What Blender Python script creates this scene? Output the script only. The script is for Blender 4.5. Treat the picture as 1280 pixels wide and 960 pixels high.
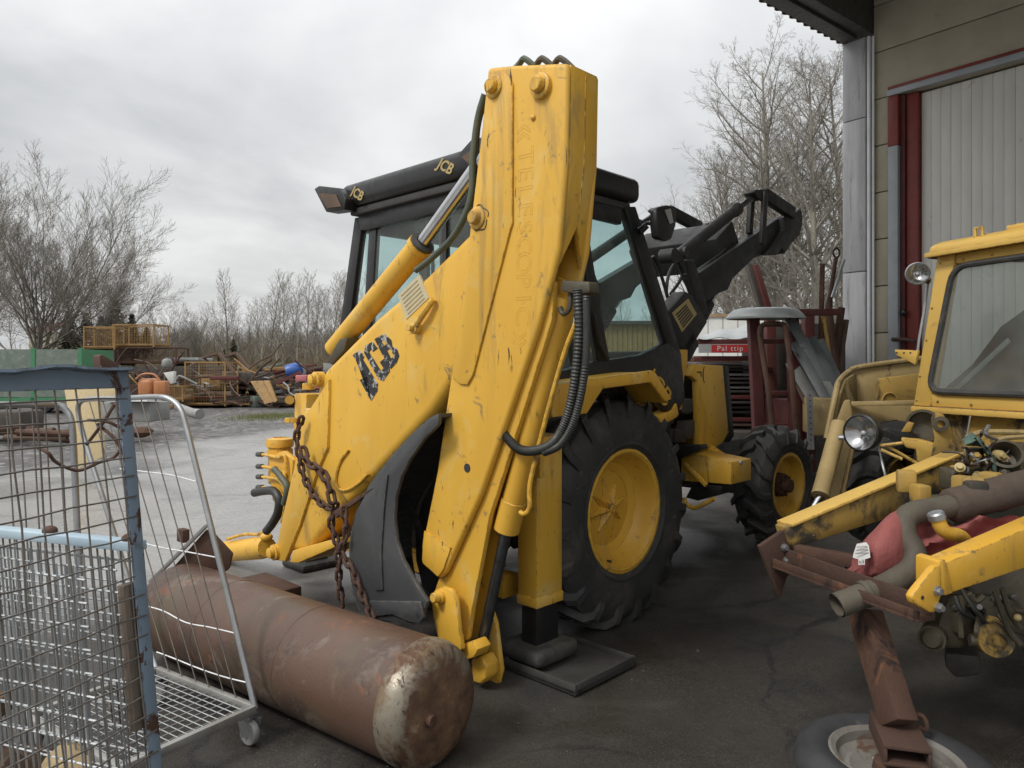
import bpy, bmesh, math, random
from mathutils import Vector as V, Matrix
from mathutils import noise as mnoise
R = math.radians
for o in list(bpy.data.objects): bpy.data.objects.remove(o)
scn = bpy.context.scene
COL = scn.collection
# ------------------------------------------------------------------ camera, sky, sun, exposure
F, HZ, H = 920.0, 460.0, 1.52            # focal length in photo pixels, horizon row, eye height
cam = bpy.data.objects.new('camera', bpy.data.cameras.new('camera')); COL.objects.link(cam)
cam.location = (0, 0, H); cam.rotation_euler = (R(90), 0, 0)
cam.data.sensor_width = 36; cam.data.lens = 36 * F / 1280; cam.data.shift_y = -(480 - HZ) / 1280
cam.data.clip_start = .05; cam.data.clip_end = 2000
scn.camera = cam
scn.view_settings.view_transform = 'Standard'; scn.view_settings.look = 'None'
scn.view_settings.exposure = 0.5; scn.view_settings.gamma = 1; scn.view_settings.use_curve_mapping = False
SUN_EL, SUN_AZ = R(48), R(232)           # azimuth clockwise from +Y: from behind and left
world = bpy.data.worlds.new('World'); scn.world = world; world.use_nodes = True
def build_world():
    nt = world.node_tree; N = nt.nodes; L = nt.links; N.clear()
    out = N.new('ShaderNodeOutputWorld'); bg = N.new('ShaderNodeBackground'); bg.inputs['Strength'].default_value = .1
    L.new(bg.outputs[0], out.inputs[0])
    sky = N.new('ShaderNodeTexSky'); sky.sky_type = 'NISHITA'; sky.sun_disc = False
    sky.sun_elevation = SUN_EL; sky.sun_rotation = SUN_AZ; sky.air_density = 1.5; sky.dust_density = 4
    tc = N.new('ShaderNodeTexCoord'); sep = N.new('ShaderNodeSeparateXYZ'); L.new(tc.outputs['Generated'], sep.inputs[0])
    def M(op, a, b=None, c=None):
        n = N.new('ShaderNodeMath'); n.operation = op
        for i, v in enumerate((a, b, c)):
            if v is None: continue
            if isinstance(v, (int, float)): n.inputs[i].default_value = v
            else: L.new(v, n.inputs[i])
        return n.outputs[0]
    zc = M('MAXIMUM', sep.outputs[2], 0.0)
    den = M('ADD', zc, .16)
    cv = N.new('ShaderNodeCombineXYZ')
    L.new(M('DIVIDE', sep.outputs[0], den), cv.inputs[0]); L.new(M('DIVIDE', sep.outputs[1], den), cv.inputs[1])
    no = N.new('ShaderNodeTexNoise'); no.inputs['Scale'].default_value = .85; no.inputs['Detail'].default_value = 6; no.inputs['Roughness'].default_value = .52
    no.inputs['Distortion'].default_value = .35; L.new(cv.outputs[0], no.inputs['Vector'])
    cl = N.new('ShaderNodeValToRGB'); L.new(no.outputs[0], cl.inputs[0])
    cl.color_ramp.elements[0].position = .36; cl.color_ramp.elements[0].color = (.78, .795, .81, 1)
    cl.color_ramp.elements[1].position = .62; cl.color_ramp.elements[1].color = (1.2, 1.21, 1.21, 1)
    # standard overcast dome: zenith brighter than horizon
    g = M('MULTIPLY_ADD', M('MULTIPLY', zc, zc), 9.0, 4.85)
    mul = N.new('ShaderNodeVectorMath'); mul.operation = 'SCALE'; L.new(cl.outputs[0], mul.inputs[0]); L.new(g, mul.inputs['Scale'])
    mix = N.new('ShaderNodeMix'); mix.data_type = 'RGBA'; mix.inputs[0].default_value = .93
    L.new(sky.outputs[0], mix.inputs['A']); L.new(mul.outputs[0], mix.inputs['B'])
    L.new(mix.outputs['Result'], bg.inputs['Color'])
build_world()
sun = bpy.data.objects.new('sun', bpy.data.lights.new('sun', 'SUN')); COL.objects.link(sun)
sun.data.energy = 1.5; sun.data.angle = R(14); sun.data.color = (1, .97, .92)
sdir = V((math.sin(SUN_AZ) * math.cos(SUN_EL), math.cos(SUN_AZ) * math.cos(SUN_EL), math.sin(SUN_EL)))
sun.rotation_euler = sdir.to_track_quat('Z', 'Y').to_euler(); sun.location = (0, 0, 20)

# ------------------------------------------------------------------ helpers
class Fr:
    """a level frame: r to its right, f forward, z up"""
    def __init__(s, o, a):
        a = R(a); s.o = V(o); s.r = V((math.cos(a), -math.sin(a), 0)); s.f = V((math.sin(a), math.cos(a), 0)); s.z = V((0, 0, 1))
    def P(s, x, y, z=0): return s.o + s.r * x + s.f * y + s.z * z
    def D(s, x, y, z=0): return s.r * x + s.f * y + s.z * z
    def ax(s, k): return {'x': s.r, 'y': s.f, 'z': s.z}[k]
    def on(s, px, py, k, c):
        """the point of the plane k = c of this frame that the photo shows at px, py"""
        n = s.ax(k); e = V((0, 0, H)); d = V(((px - 640) / F, 1, (HZ - py) / F))
        return e + d * ((c - (e - s.o).dot(n)) / d.dot(n))
    def loc(s, p): d = p - s.o; return V((d.dot(s.r), d.dot(s.f), d.z))
WF = Fr((0, 0, 0), 0)
def at(px, py, Y): return V(((px - 640) / F * Y, Y, H + (HZ - py) / F * Y))
def smooth(a, b, x):
    t = min(1, max(0, (x - a) / (b - a))); return t * t * (3 - 2 * t)
J = Fr((.105, 4.926, 0), 44)             # backhoe loader: origin under the middle of its rear axle
def gz(x, y):
    return .15 * smooth(.3, 2.0, (V((x, y, 0)) - J.o).dot(J.f))
def gnd(px, py, z=.15): return at(px, py, (H - z) * F / (py - HZ))

class MB:
    def __init__(s): s.v = []; s.f = []
    def add(s, vs, fs):
        n = len(s.v); s.v += [V(v) for v in vs]; s.f += [tuple(i + n for i in q) for q in fs]; return s
    def prism(s, pts, vec):
        """polygon pts extruded by vec"""
        n = len(pts); vec = V(vec); a = [V(p) for p in pts]
        nm = V((0, 0, 0))
        for i in range(n): nm += a[i].cross(a[(i + 1) % n])
        if nm.dot(vec) > 0: a.reverse()
        b = [p + vec for p in a]
        return s.add(a + b, [tuple(range(n)), tuple(range(2 * n - 1, n - 1, -1))] + [(i, i + n, (i + 1) % n + n, (i + 1) % n)[::-1][::-1] for i in range(n)])
    def trace(s, fr, k, c, pix, th):
        return s.prism([fr.on(x, y, k, c) for x, y in pix], fr.ax(k) * th)
    def box(s, fr, x0, x1, y0, y1, z0, z1):
        return s.prism([fr.P(x0, y0, z0), fr.P(x1, y0, z0), fr.P(x1, y1, z0), fr.P(x0, y1, z0)], fr.z * (z1 - z0))
    def beam(s, p, q, w, h=None, up=(0, 0, 1)):
        p = V(p); q = V(q); h = h or w; d = (q - p).normalized(); up = V(up)
        sd = d.cross(up)
        if sd.length < 1e-4: sd = d.cross(V((1, 0, 0)))
        sd.normalize(); u = sd.cross(d).normalized(); sd *= w / 2; u *= h / 2
        return s.prism([p - sd - u, p + sd - u, p + sd + u, p - sd + u], q - p)
    def tube(s, pts, r, seg=8, caps=True, closed=False):
        pts = [V(p) for p in pts]; n = len(pts); rs = r if isinstance(r, (list, tuple)) else [r] * n
        ring = []; t0 = None; u = None
        for i in range(n):
            if closed: t = pts[(i + 1) % n] - pts[i - 1]
            else: t = pts[min(i + 1, n - 1)] - pts[max(i - 1, 0)]
            t.normalize()
            if u is None:
                u = t.cross(V((0, 0, 1)))
                if u.length < 1e-3: u = t.cross(V((1, 0, 0)))
            u = (u - t * u.dot(t)).normalized(); w = t.cross(u)
            ring.append([pts[i] + (u * math.cos(2 * math.pi * k / seg) + w * math.sin(2 * math.pi * k / seg)) * rs[i] for k in range(seg)])
        vs = [p for g in ring for p in g]; fs = []
        for i in range(n if closed else n - 1):
            j = (i + 1) % n
            for k in range(seg):
                k2 = (k + 1) % seg; fs.append((i * seg + k, i * seg + k2, j * seg + k2, j * seg + k))
        if caps and not closed: fs += [tuple(range(seg))[::-1], tuple((n - 1) * seg + k for k in range(seg))]
        return s.add(vs, fs)
    def cyl(s, p, q, r, seg=16, r2=None): return s.tube([p, q], [r, r if r2 is None else r2], seg)
    def lathe(s, o, axis, prof, seg=32, close=False):
        """prof: (radius, along) pairs"""
        o = V(o); a = V(axis).normalized(); u = a.cross(V((0, 0, 1)))
        if u.length < 1e-3: u = V((1, 0, 0))
        u.normalize(); w = a.cross(u); vs = []; fs = []; m = len(prof)
        for k in range(seg):
            c = u * math.cos(2 * math.pi * k / seg) + w * math.sin(2 * math.pi * k / seg)
            vs += [o + c * max(rr, 1e-4) + a * hh for rr, hh in prof]
        for k in range(seg):
            k2 = (k + 1) % seg
            for i in range(m if close else m - 1):
                j = (i + 1) % m; fs.append((k * m + i, k * m + j, k2 * m + j, k2 * m + i))
        return s.add(vs, fs)
    def ball(s, c, r, sx=(1, 0, 0), sc=(1, 1, 1), seg=14, rings=8, jit=0, seed=0):
        vs = []; fs = []; rnd = random.Random(seed); c = V(c); rot = V(sx).to_track_quat('X', 'Z')
        for i in range(rings + 1):
            th = math.pi * i / rings
            for k in range(seg):
                ph = 2 * math.pi * k / seg; p = V((math.cos(th), math.sin(th) * math.cos(ph), math.sin(th) * math.sin(ph)))
                if jit: p *= 1 + jit * mnoise.noise(p * 1.7 + V((seed * 3.1, 0, 0)))
                vs.append(c + rot @ V((p.x * sc[0] * r, p.y * sc[1] * r, p.z * sc[2] * r)))
        for i in range(rings):
            for k in range(seg):
                k2 = (k + 1) % seg; fs.append((i * seg + k, (i + 1) * seg + k, (i + 1) * seg + k2, i * seg + k2))
        return s.add(vs, fs)
    def build(s, name, mat, parent=None, bevel=0, smooth_angle=38, kind=None, seg=2):
        base = wloc(parent) if parent else V((0, 0, 0))
        me = bpy.data.meshes.new(name)
        me.from_pydata([v - base for v in s.v], [], s.f)
        bm = bmesh.new(); bm.from_mesh(me)
        bmesh.ops.remove_doubles(bm, verts=bm.verts, dist=1e-5)
        bmesh.ops.dissolve_degenerate(bm, edges=bm.edges, dist=1e-5)
        bmesh.ops.recalc_face_normals(bm, faces=bm.faces)
        if bevel:
            es = [e for e in bm.edges if len(e.link_faces) == 2 and e.calc_face_angle(0) > R(35)]
            bmesh.ops.bevel(bm, geom=es, offset=bevel, segments=seg, affect='EDGES', profile=.5, clamp_overlap=True)
        bm.to_mesh(me); bm.free()
        if smooth_angle:
            me.polygons.foreach_set('use_smooth', [True] * len(me.polygons)); me.set_sharp_from_angle(angle=R(smooth_angle))
        me.materials.append(M_(mat))
        o = bpy.data.objects.new(name, me); COL.objects.link(o); o.parent = parent
        if kind: o['kind'] = kind
        return o
def raw(name, vs, fs, mat, parent=None, kind=None, smooth=False):
    base = wloc(parent) if parent else V((0, 0, 0))
    me = bpy.data.meshes.new(name); me.from_pydata([tuple(V(v) - base) for v in vs], [], fs)
    if smooth: me.polygons.foreach_set('use_smooth', [True] * len(me.polygons))
    me.materials.append(M_(mat)); o = bpy.data.objects.new(name, me); COL.objects.link(o); o.parent = parent
    if kind: o['kind'] = kind
    return o
def wloc(o):
    p = V((0, 0, 0))
    while o: p += o.location; o = o.parent
    return p
def thing(name, label, cat, loc, group=None):
    o = bpy.data.objects.new(name, None); COL.objects.link(o); o.location = V(loc); o.empty_display_size = .2
    return tag(o, label, cat, group)
def tag(o, label, cat, group=None):
    o['label'] = label; o['category'] = cat
    if group: o['group'] = group
    return o
def struct(o): o['kind'] = 'structure'; return o
def copy_tree(o, parent=None):
    c = o.copy(); COL.objects.link(c); c.parent = parent
    for ch in o.children: copy_tree(ch, c)
    return c
def arc(p0, p1, p2, n=6):
    """rounded corner (quadratic) from p0 by p1 to p2"""
    p0, p1, p2 = V(p0), V(p1), V(p2)
    return [p0 * (1 - t) ** 2 + p1 * 2 * t * (1 - t) + p2 * t * t for t in [i / n for i in range(n + 1)]]
def spline(pts, n=6):
    pts = [V(p) for p in pts]; out = []
    for i in range(len(pts) - 1):
        a, b, c, d = pts[max(i - 1, 0)], pts[i], pts[i + 1], pts[min(i + 2, len(pts) - 1)]
        for k in range(n):
            t = k / n
            out.append(.5 * ((2 * b) + (c - a) * t + (2 * a - 5 * b + 4 * c - d) * t * t + (3 * b - a - 3 * c + d) * t ** 3))
    return out + [pts[-1]]
def text_mesh(body, size, extr, outline=False, shear=0, space=1.0, bold=0):
    cu = bpy.data.curves.new('lettering', 'FONT'); cu.body = body; cu.size = size; cu.align_x = 'CENTER'; cu.align_y = 'CENTER'
    cu.shear = shear; cu.space_character = space; cu.resolution_u = 3; cu.offset = bold
    if outline: cu.fill_mode = 'NONE'; cu.bevel_depth = outline; cu.bevel_resolution = 0
    else: cu.extrude = extr
    t = bpy.data.objects.new('lettering', cu); COL.objects.link(t)
    bpy.context.view_layer.update()
    me = bpy.data.meshes.new_from_object(t.evaluated_get(bpy.context.evaluated_depsgraph_get()))
    bpy.data.objects.remove(t); bpy.data.curves.remove(cu)
    return me
def put_text(name, body, mat, parent, o, ax, ay, size, extr=.002, **k):
    """lettering with its centre at o, writing direction ax, letter-up direction ay (world vectors)"""
    me = text_mesh(body, size, extr, **k); ax = V(ax).normalized(); ay = V(ay).normalized(); az = ax.cross(ay)
    base = wloc(parent); m = Matrix((ax, ay, az)).transposed()
    for v in me.vertices: v.co = m @ v.co + V(o) - base
    me.materials.clear(); me.materials.append(M_(mat))
    ob = bpy.data.objects.new(name, me); COL.objects.link(ob); ob.parent = parent
    return ob

# ------------------------------------------------------------------ materials
MATS = {}
def M_(n): return MATS[n]
def pmat(name, col, col2=None, scale=4, rough=.5, metal=0, bump=0, bscale=60, wear=(), edge=None, rvar=.12, spec=.5, stretch=None, coat=0, scratch=None):
    """painted / rusted / stony surface; wear = [(colour, noise scale, threshold, softness, roughness)], edge = (colour, radius)"""
    m = bpy.data.materials.new(name); m.use_nodes = True; nt = m.node_tree; N = nt.nodes; L = nt.links
    b = N['Principled BSDF']; tc = N.new('ShaderNodeTexCoord'); vec = tc.outputs['Object']
    if stretch:
        mp = N.new('ShaderNodeMapping'); mp.inputs['Scale'].default_value = stretch; L.new(vec, mp.inputs[0]); svec = mp.outputs[0]
    else: svec = vec
    def noise(sc, det=5, rg=.6, v=None, dist=0):
        n = N.new('ShaderNodeTexNoise'); n.inputs['Scale'].default_value = sc; n.inputs['Detail'].default_value = det
        n.inputs['Roughness'].default_value = rg; n.inputs['Distortion'].default_value = dist; L.new(v or vec, n.inputs['Vector']); return n.outputs[0]
    def ramp(x, a, c):
        n = N.new('ShaderNodeMapRange'); n.inputs[1].default_value = a; n.inputs[2].default_value = c; L.new(x, n.inputs[0]); return n.outputs[0]
    def mix(f, a, c, rgba=True):
        n = N.new('ShaderNodeMix'); n.data_type = 'RGBA' if rgba else 'FLOAT'
        A, B = (n.inputs['A'], n.inputs['B']) if not rgba else (n.inputs[6], n.inputs[7])
        if not rgba: A, B = n.inputs[2], n.inputs[3]
        for s, v in ((n.inputs[0], f), (A, a), (B, c)):
            if hasattr(v, 'is_linked'): L.new(v, s)
            elif isinstance(v, (tuple, list)): s.default_value = tuple(v) + (1,) * (4 - len(v))
            else: s.default_value = v
        return n.outputs[2] if rgba else n.outputs[0]
    c = mix(ramp(noise(scale, 6, .6, svec), .3, .7), col, col2 or tuple(x * .82 for x in col))
    r = N.new('ShaderNodeMapRange'); L.new(noise(scale * 3, 4), r.inputs[0]); r.inputs[1].default_value = .3; r.inputs[2].default_value = .7
    r.inputs[3].default_value = max(.03, rough - rvar); r.inputs[4].default_value = min(1, rough + rvar); rr = r.outputs[0]
    for w in wear:
        wc, ws, wt, wsoft, wr = w[:5]
        mk = ramp(noise(ws, 7, .68, svec if len(w) > 5 and w[5] else vec, .6), wt, wt + wsoft)
        c = mix(mk, c, wc); rr = mix(mk, rr, wr, False)
    if scratch:
        for q, (rot, seed) in enumerate((((.3, .9, .5), 0), ((1.2, .2, 1.9), 7))):
            mp2 = N.new('ShaderNodeMapping'); mp2.inputs['Rotation'].default_value = rot; mp2.inputs['Location'].default_value = (seed, seed, 0); mp2.inputs['Scale'].default_value = (70, 4, 9); L.new(vec, mp2.inputs[0])
            sm = ramp(noise(1, 3, .55, mp2.outputs[0], .4), .645, .675); am = ramp(noise(2.4 + q, 4), .57, .63)
            mu = N.new('ShaderNodeMath'); mu.operation = 'MULTIPLY'; L.new(sm, mu.inputs[0]); L.new(am, mu.inputs[1]); c = mix(mu.outputs[0], c, scratch)
    if edge:
        bv = N.new('ShaderNodeBevel'); bv.samples = 4; bv.inputs[0].default_value = edge[1]
        ge = N.new('ShaderNodeNewGeometry'); dt = N.new('ShaderNodeVectorMath'); dt.operation = 'DOT_PRODUCT'
        L.new(bv.outputs[0], dt.inputs[0]); L.new(ge.outputs['Normal'], dt.inputs[1])
        e = ramp(dt.outputs['Value'], .990, .92); nz = ramp(noise(22, 5, .7), .47, .54)
        mu = N.new('ShaderNodeMath'); mu.operation = 'MULTIPLY'; L.new(e, mu.inputs[0]); L.new(nz, mu.inputs[1])
        c = mix(mu.outputs[0], c, edge[0])
    L.new(c, b.inputs['Base Color']); L.new(rr, b.inputs['Roughness'])
    b.inputs['Metallic'].default_value = metal; b.inputs['Specular IOR Level'].default_value = spec
    if coat: b.inputs['Coat Weight'].default_value = coat; b.inputs['Coat Roughness'].default_value = .25
    if bump:
        bp = N.new('ShaderNodeBump'); bp.inputs['Strength'].default_value = bump; bp.inputs['Distance'].default_value = .01
        L.new(noise(bscale, 5, .6, svec), bp.inputs['Height']); L.new(bp.outputs[0], b.inputs['Normal'])
    MATS[name] = m; return m
RUST = (.075, .032, .018); RUST2 = (.13, .055, .028); DARK = (.012, .011, .01)
pmat('jcb_yellow', (.69, .405, .05), (.58, .315, .034), 2.2, .45, bump=.05, bscale=120, rvar=.10, stretch=(1, 1, .16),
     wear=[((.62, .42, .12), 3, .55, .14, .55), ((.40, .24, .055), 5, .56, .12, .6, 1), ((.15, .10, .04), 13, .64, .07, .5, 1), ((.06, .045, .025), 26, .70, .02, .7), ((.26, .17, .065), 11, .61, .08, .65)], edge=((.07, .05, .03), .009), scratch=(.07, .05, .025))
pmat('old_yellow', (.66, .43, .10), (.54, .34, .08), 3, .55, bump=.08, bscale=70,
     wear=[((.20, .13, .05), 5, .60, .10, .8), ((.05, .035, .02), 24, .68, .03, .8)], edge=((.10, .06, .03), .008))
pmat('dirty_yellow', (.45, .28, .055), (.27, .18, .055), 5, .65, bump=.15, bscale=50,
     wear=[((.055, .045, .032), 4, .50, .09, .85), ((.50, .40, .18), 9, .66, .05, .7)])
pmat('tan_paint', (.40, .30, .13), (.28, .20, .085), 5, .7, bump=.12, bscale=50,
     wear=[((.10, .07, .04), 7, .60, .08, .85), ((.46, .40, .24), 5, .64, .1, .8)], edge=((.08, .05, .03), .008))
pmat('black_paint', (.009, .009, .010), (.015, .015, .015), 6, .42, bump=.06, wear=[((.035, .032, .028), 9, .64, .12, .8)])
pmat('loader_black', (.013, .013, .014), (.022, .021, .02), 4, .55, bump=.06, wear=[((.075, .065, .055), 6, .60, .15, .8)])
pmat('bucket_black', (.040, .042, .045), (.058, .059, .06), 3, .5, bump=.08, wear=[((.09, .08, .072), 5, .60, .12, .75)], edge=((.12, .11, .10), .012), stretch=(1, 1, .5))
pmat('rubber', (.024, .025, .026), (.046, .045, .043), 4, .7, bump=.25, bscale=70, wear=[((.095, .085, .068), 3.2, .50, .18, .95), ((.012, .012, .012), 6, .6, .1, .6), ((.13, .11, .085), 12, .62, .08, .95)])
pmat('tyre_old', (.028, .029, .032), (.05, .05, .053), 5, .6, bump=.1, wear=[((.10, .095, .085), 8, .6, .15, .9)])
pmat('rust', (.055, .028, .019), (.095, .045, .026), 5, .85, bump=.4, bscale=80, stretch=(1, 1, .3), wear=[((.15, .065, .03), 9, .60, .08, .9, 1), ((.022, .013, .011), 8, .55, .1, .9, 1)])
pmat('rust_dark', (.05, .026, .018), (.085, .042, .026), 9, .85, bump=.3, bscale=80)
pmat('rust_plate', (.075, .038, .025), (.05, .027, .019), 5, .8, bump=.3, wear=[((.36, .12, .035), 7, .66, .08, .9)])
pmat('tank_rust', (.105, .058, .037), (.070, .040, .028), 2.2, .46, bump=.15, bscale=60, rvar=.12,
     wear=[((.085, .062, .036), 1.9, .50, .14, .5), ((.05, .032, .026), 3.4, .54, .12, .5), ((.155, .115, .092), 4.2, .56, .12, .34), ((.15, .065, .034), 7, .61, .06, .65), ((.03, .02, .017), 18, .66, .04, .7)])  # pale smooth third layer paints a sheen; the others are rust and olive tones
pmat('tank_dome', (.27, .24, .185), (.17, .145, .11), 4, .42, metal=.3, bump=.12,
     wear=[((.105, .055, .032), 4.2, .47, .08, .75), ((.17, .12, .07), 8, .52, .08, .6), ((.045, .028, .02), 14, .58, .05, .8), ((.24, .17, .10), 9, .64, .06, .6)])
pmat('red_oxide', (.11, .022, .018), (.075, .018, .015), 5, .65, bump=.1, wear=[((.05, .03, .025), 7, .62, .1, .8)])
pmat('red_frame', (.21, .032, .022), (.15, .024, .018), 3, .55, bump=.05, wear=[((.06, .02, .015), 5, .62, .1, .8)])
pmat('galv', (.40, .41, .42), (.30, .31, .32), 7, .42, metal=.75, bump=.03, wear=[((.22, .22, .21), 6, .58, .15, .6)])
pmat('galv_wire', (.42, .44, .45), (.30, .31, .31), 9, .45, metal=.6, wear=[((.16, .11, .08), 9, .64, .08, .8)])
pmat('dull_wire', (.20, .19, .175), (.13, .11, .095), 9, .6, metal=.4)
pmat('column_metal', (.46, .46, .47), (.33, .33, .345), 1.8, .5, metal=.15, bump=.03, stretch=(5, 5, .6), wear=[((.15, .15, .16), 2.2, .56, .18, .65, 1)])
pmat('white_metal', (.78, .79, .80), (.66, .67, .68), 4, .4)
pmat('wall_block', (.41, .37, .285), (.35, .315, .24), 3, .9, bump=.25, bscale=90, wear=[((.24, .20, .13), 4, .63, .12, .95)])
pmat('door_panel', (.68, .67, .62), (.60, .59, .55), 2, .55, bump=.02, wear=[((.34, .33, .30), 3, .64, .12, .7), ((.14, .12, .1), 28, .75, .02, .8)], stretch=(3, 3, .7))
pmat('grey_trim', (.33, .35, .37), (.27, .285, .30), 4, .5)
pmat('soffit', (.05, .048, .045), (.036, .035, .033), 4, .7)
pmat('corrugated', (.34, .29, .21), (.26, .22, .16), 5, .6, metal=.2)
pmat('chrome', (.62, .62, .63), (.5, .5, .51), 8, .16, metal=1, rvar=.06)
pmat('rod_steel', (.11, .115, .12), (.07, .073, .078), 9, .32, metal=.8, wear=[((.10, .07, .045), 12, .62, .1, .7)])
pmat('dark_steel', (.065, .064, .06), (.10, .097, .09), 9, .55, metal=.5)
pmat('grease', (.045, .038, .026), (.085, .070, .042), 8, .55, bump=.3, bscale=40, wear=[((.16, .12, .055), 7, .62, .08, .7)])
pmat('hose', (.018, .019, .018), (.034, .035, .03), 12, .5, bump=.15, wear=[((.13, .12, .04), 6, .64, .1, .7)])
pmat('hose_green', (.05, .065, .05), (.09, .10, .06), 8, .55)
pmat('blue_paint', (.19, .25, .315), (.15, .205, .27), 5, .5, bump=.06, wear=[((.07, .035, .025), 9, .57, .02, .85), ((.22, .30, .38), 7, .6, .12, .5)], edge=((.07, .04, .03), .006))
pmat('pale_blue', (.40, .50, .56), (.30, .40, .48), 7, .45, wear=[((.10, .06, .04), 14, .66, .03, .85)])
pmat('wood', (.30, .20, .11), (.20, .13, .075), 8, .8, bump=.3, stretch=(1, 1, .15), bscale=30)
pmat('wood_grey', (.19, .15, .12), (.12, .095, .075), 9, .85, bump=.3, stretch=(6, 6, .6), bscale=30, wear=[((.07, .055, .045), 10, .6, .1, .9, 1)])
pmat('wood_pale', (.52, .40, .22), (.44, .33, .18), 7, .75, bump=.15, stretch=(2, 2, .4))
pmat('chipboard', (.50, .40, .23), (.42, .33, .19), 26, .8, bump=.1)
pmat('cloth_red', (.32, .10, .09), (.21, .055, .052), 5, .8, bump=.9, bscale=14, wear=[((.30, .11, .10), 4, .6, .2, .85)])
pmat('paper', (.72, .72, .70), (.62, .62, .60), 8, .6)
pmat('ink', (.03, .03, .032), None, 5, .6)
pmat('muffler', (.085, .062, .046), (.055, .04, .031), 6, .85, bump=.3, bscale=60, wear=[((.13, .055, .03), 5, .60, .12, .9)])
pmat('pipe_grey', (.105, .09, .066), (.072, .06, .046), 7, .8, bump=.2, bscale=60)
pmat('rag_green', (.10, .16, .13), (.05, .085, .07), 10, .85, bump=.3, bscale=30)
pmat('orange_paint', (.42, .175, .07), (.33, .13, .05), 6, .55, wear=[((.2, .08, .03), 8, .62, .1, .8)])
pmat('green_paint', (.055, .22, .10), (.045, .17, .08), 4, .5, wear=[((.14, .17, .12), 5, .6, .12, .7)])
pmat('green_grey', (.17, .205, .17), (.11, .14, .115), 5, .75, wear=[((.25, .27, .24), 6, .58, .12, .8)])
pmat('blue_plastic', (.035, .105, .36), (.03, .085, .30), 4, .4)
pmat('pink_paint', (.50, .16, .17), (.4, .12, .13), 5, .6)
pmat('scrap_yellow', (.33, .20, .07), (.21, .125, .05), 6, .75, wear=[((.12, .06, .03), 8, .58, .1, .9)])
pmat('scrap_dark', (.045, .04, .036), (.075, .062, .052), 6, .85, bump=.2)
pmat('scrap_brown', (.12, .075, .05), (.07, .047, .035), 6, .85, bump=.2)
pmat('scrap_grey', (.28, .28, .27), (.19, .19, .185), 5, .7)
pmat('zinc_pale', (.45, .47, .47), (.36, .38, .38), 5, .45, metal=.3)
pmat('sign_red', (.55, .035, .035), None, 5, .5)
pmat('white_plastic', (.62, .62, .59), (.52, .52, .49), 5, .5)
pmat('decal_black', (.016, .016, .018), (.02, .02, .022), 5, .4, wear=[((.42, .41, .38), 24, .535, .05, .55)])
pmat('decal_gold', (.42, .32, .13), (.34, .26, .11), 9, .5)
pmat('decal_pale', (.52, .46, .30), (.46, .40, .26), 9, .5)
pmat('bark', (.15, .135, .11), (.10, .09, .075), 3, .9, stretch=(1, 1, .3))
pmat('bark_pale', (.26, .235, .19), (.16, .145, .115), 2, .9, stretch=(1, 1, .3), wear=[((.06, .055, .05), 4, .62, .08, .9)])
pmat('twig', (.25, .23, .195), (.18, .165, .14), 3, .9)
pmat('birch_bark', (.46, .44, .40), (.34, .32, .28), 2, .85, wear=[((.05, .045, .04), 6, .62, .05, .9)])
pmat('needles', (.115, .115, .072), (.08, .08, .05), 2, .9)
pmat('scrub', (.23, .185, .115), (.16, .13, .085), 2, .9)
pmat('hill', (.18, .15, .095), (.13, .115, .07), .1, .95)
pmat('old_rim', (.21, .20, .18), (.13, .12, .10), 7, .7, bump=.2, wear=[((.10, .055, .035), 6, .52, .1, .9), ((.42, .40, .36), 8, .62, .06, .6)])
pmat('grass', (.10, .13, .035), (.13, .13, .05), 5, .9)
pmat('sheet_dark', (.15, .16, .16), (.095, .105, .105), 4, .5, metal=.2, stretch=(1, 1, .3), wear=[((.07, .05, .04), 6, .6, .1, .8)])
pmat('engine', (.03, .027, .022), (.06, .05, .036), 9, .7, bump=.3)
pmat('seat_fabric', (.03, .03, .032), None, 6, .9)
pmat('mesh_floor', (.36, .36, .34), (.26, .25, .23), 8, .5, metal=.5)
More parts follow.
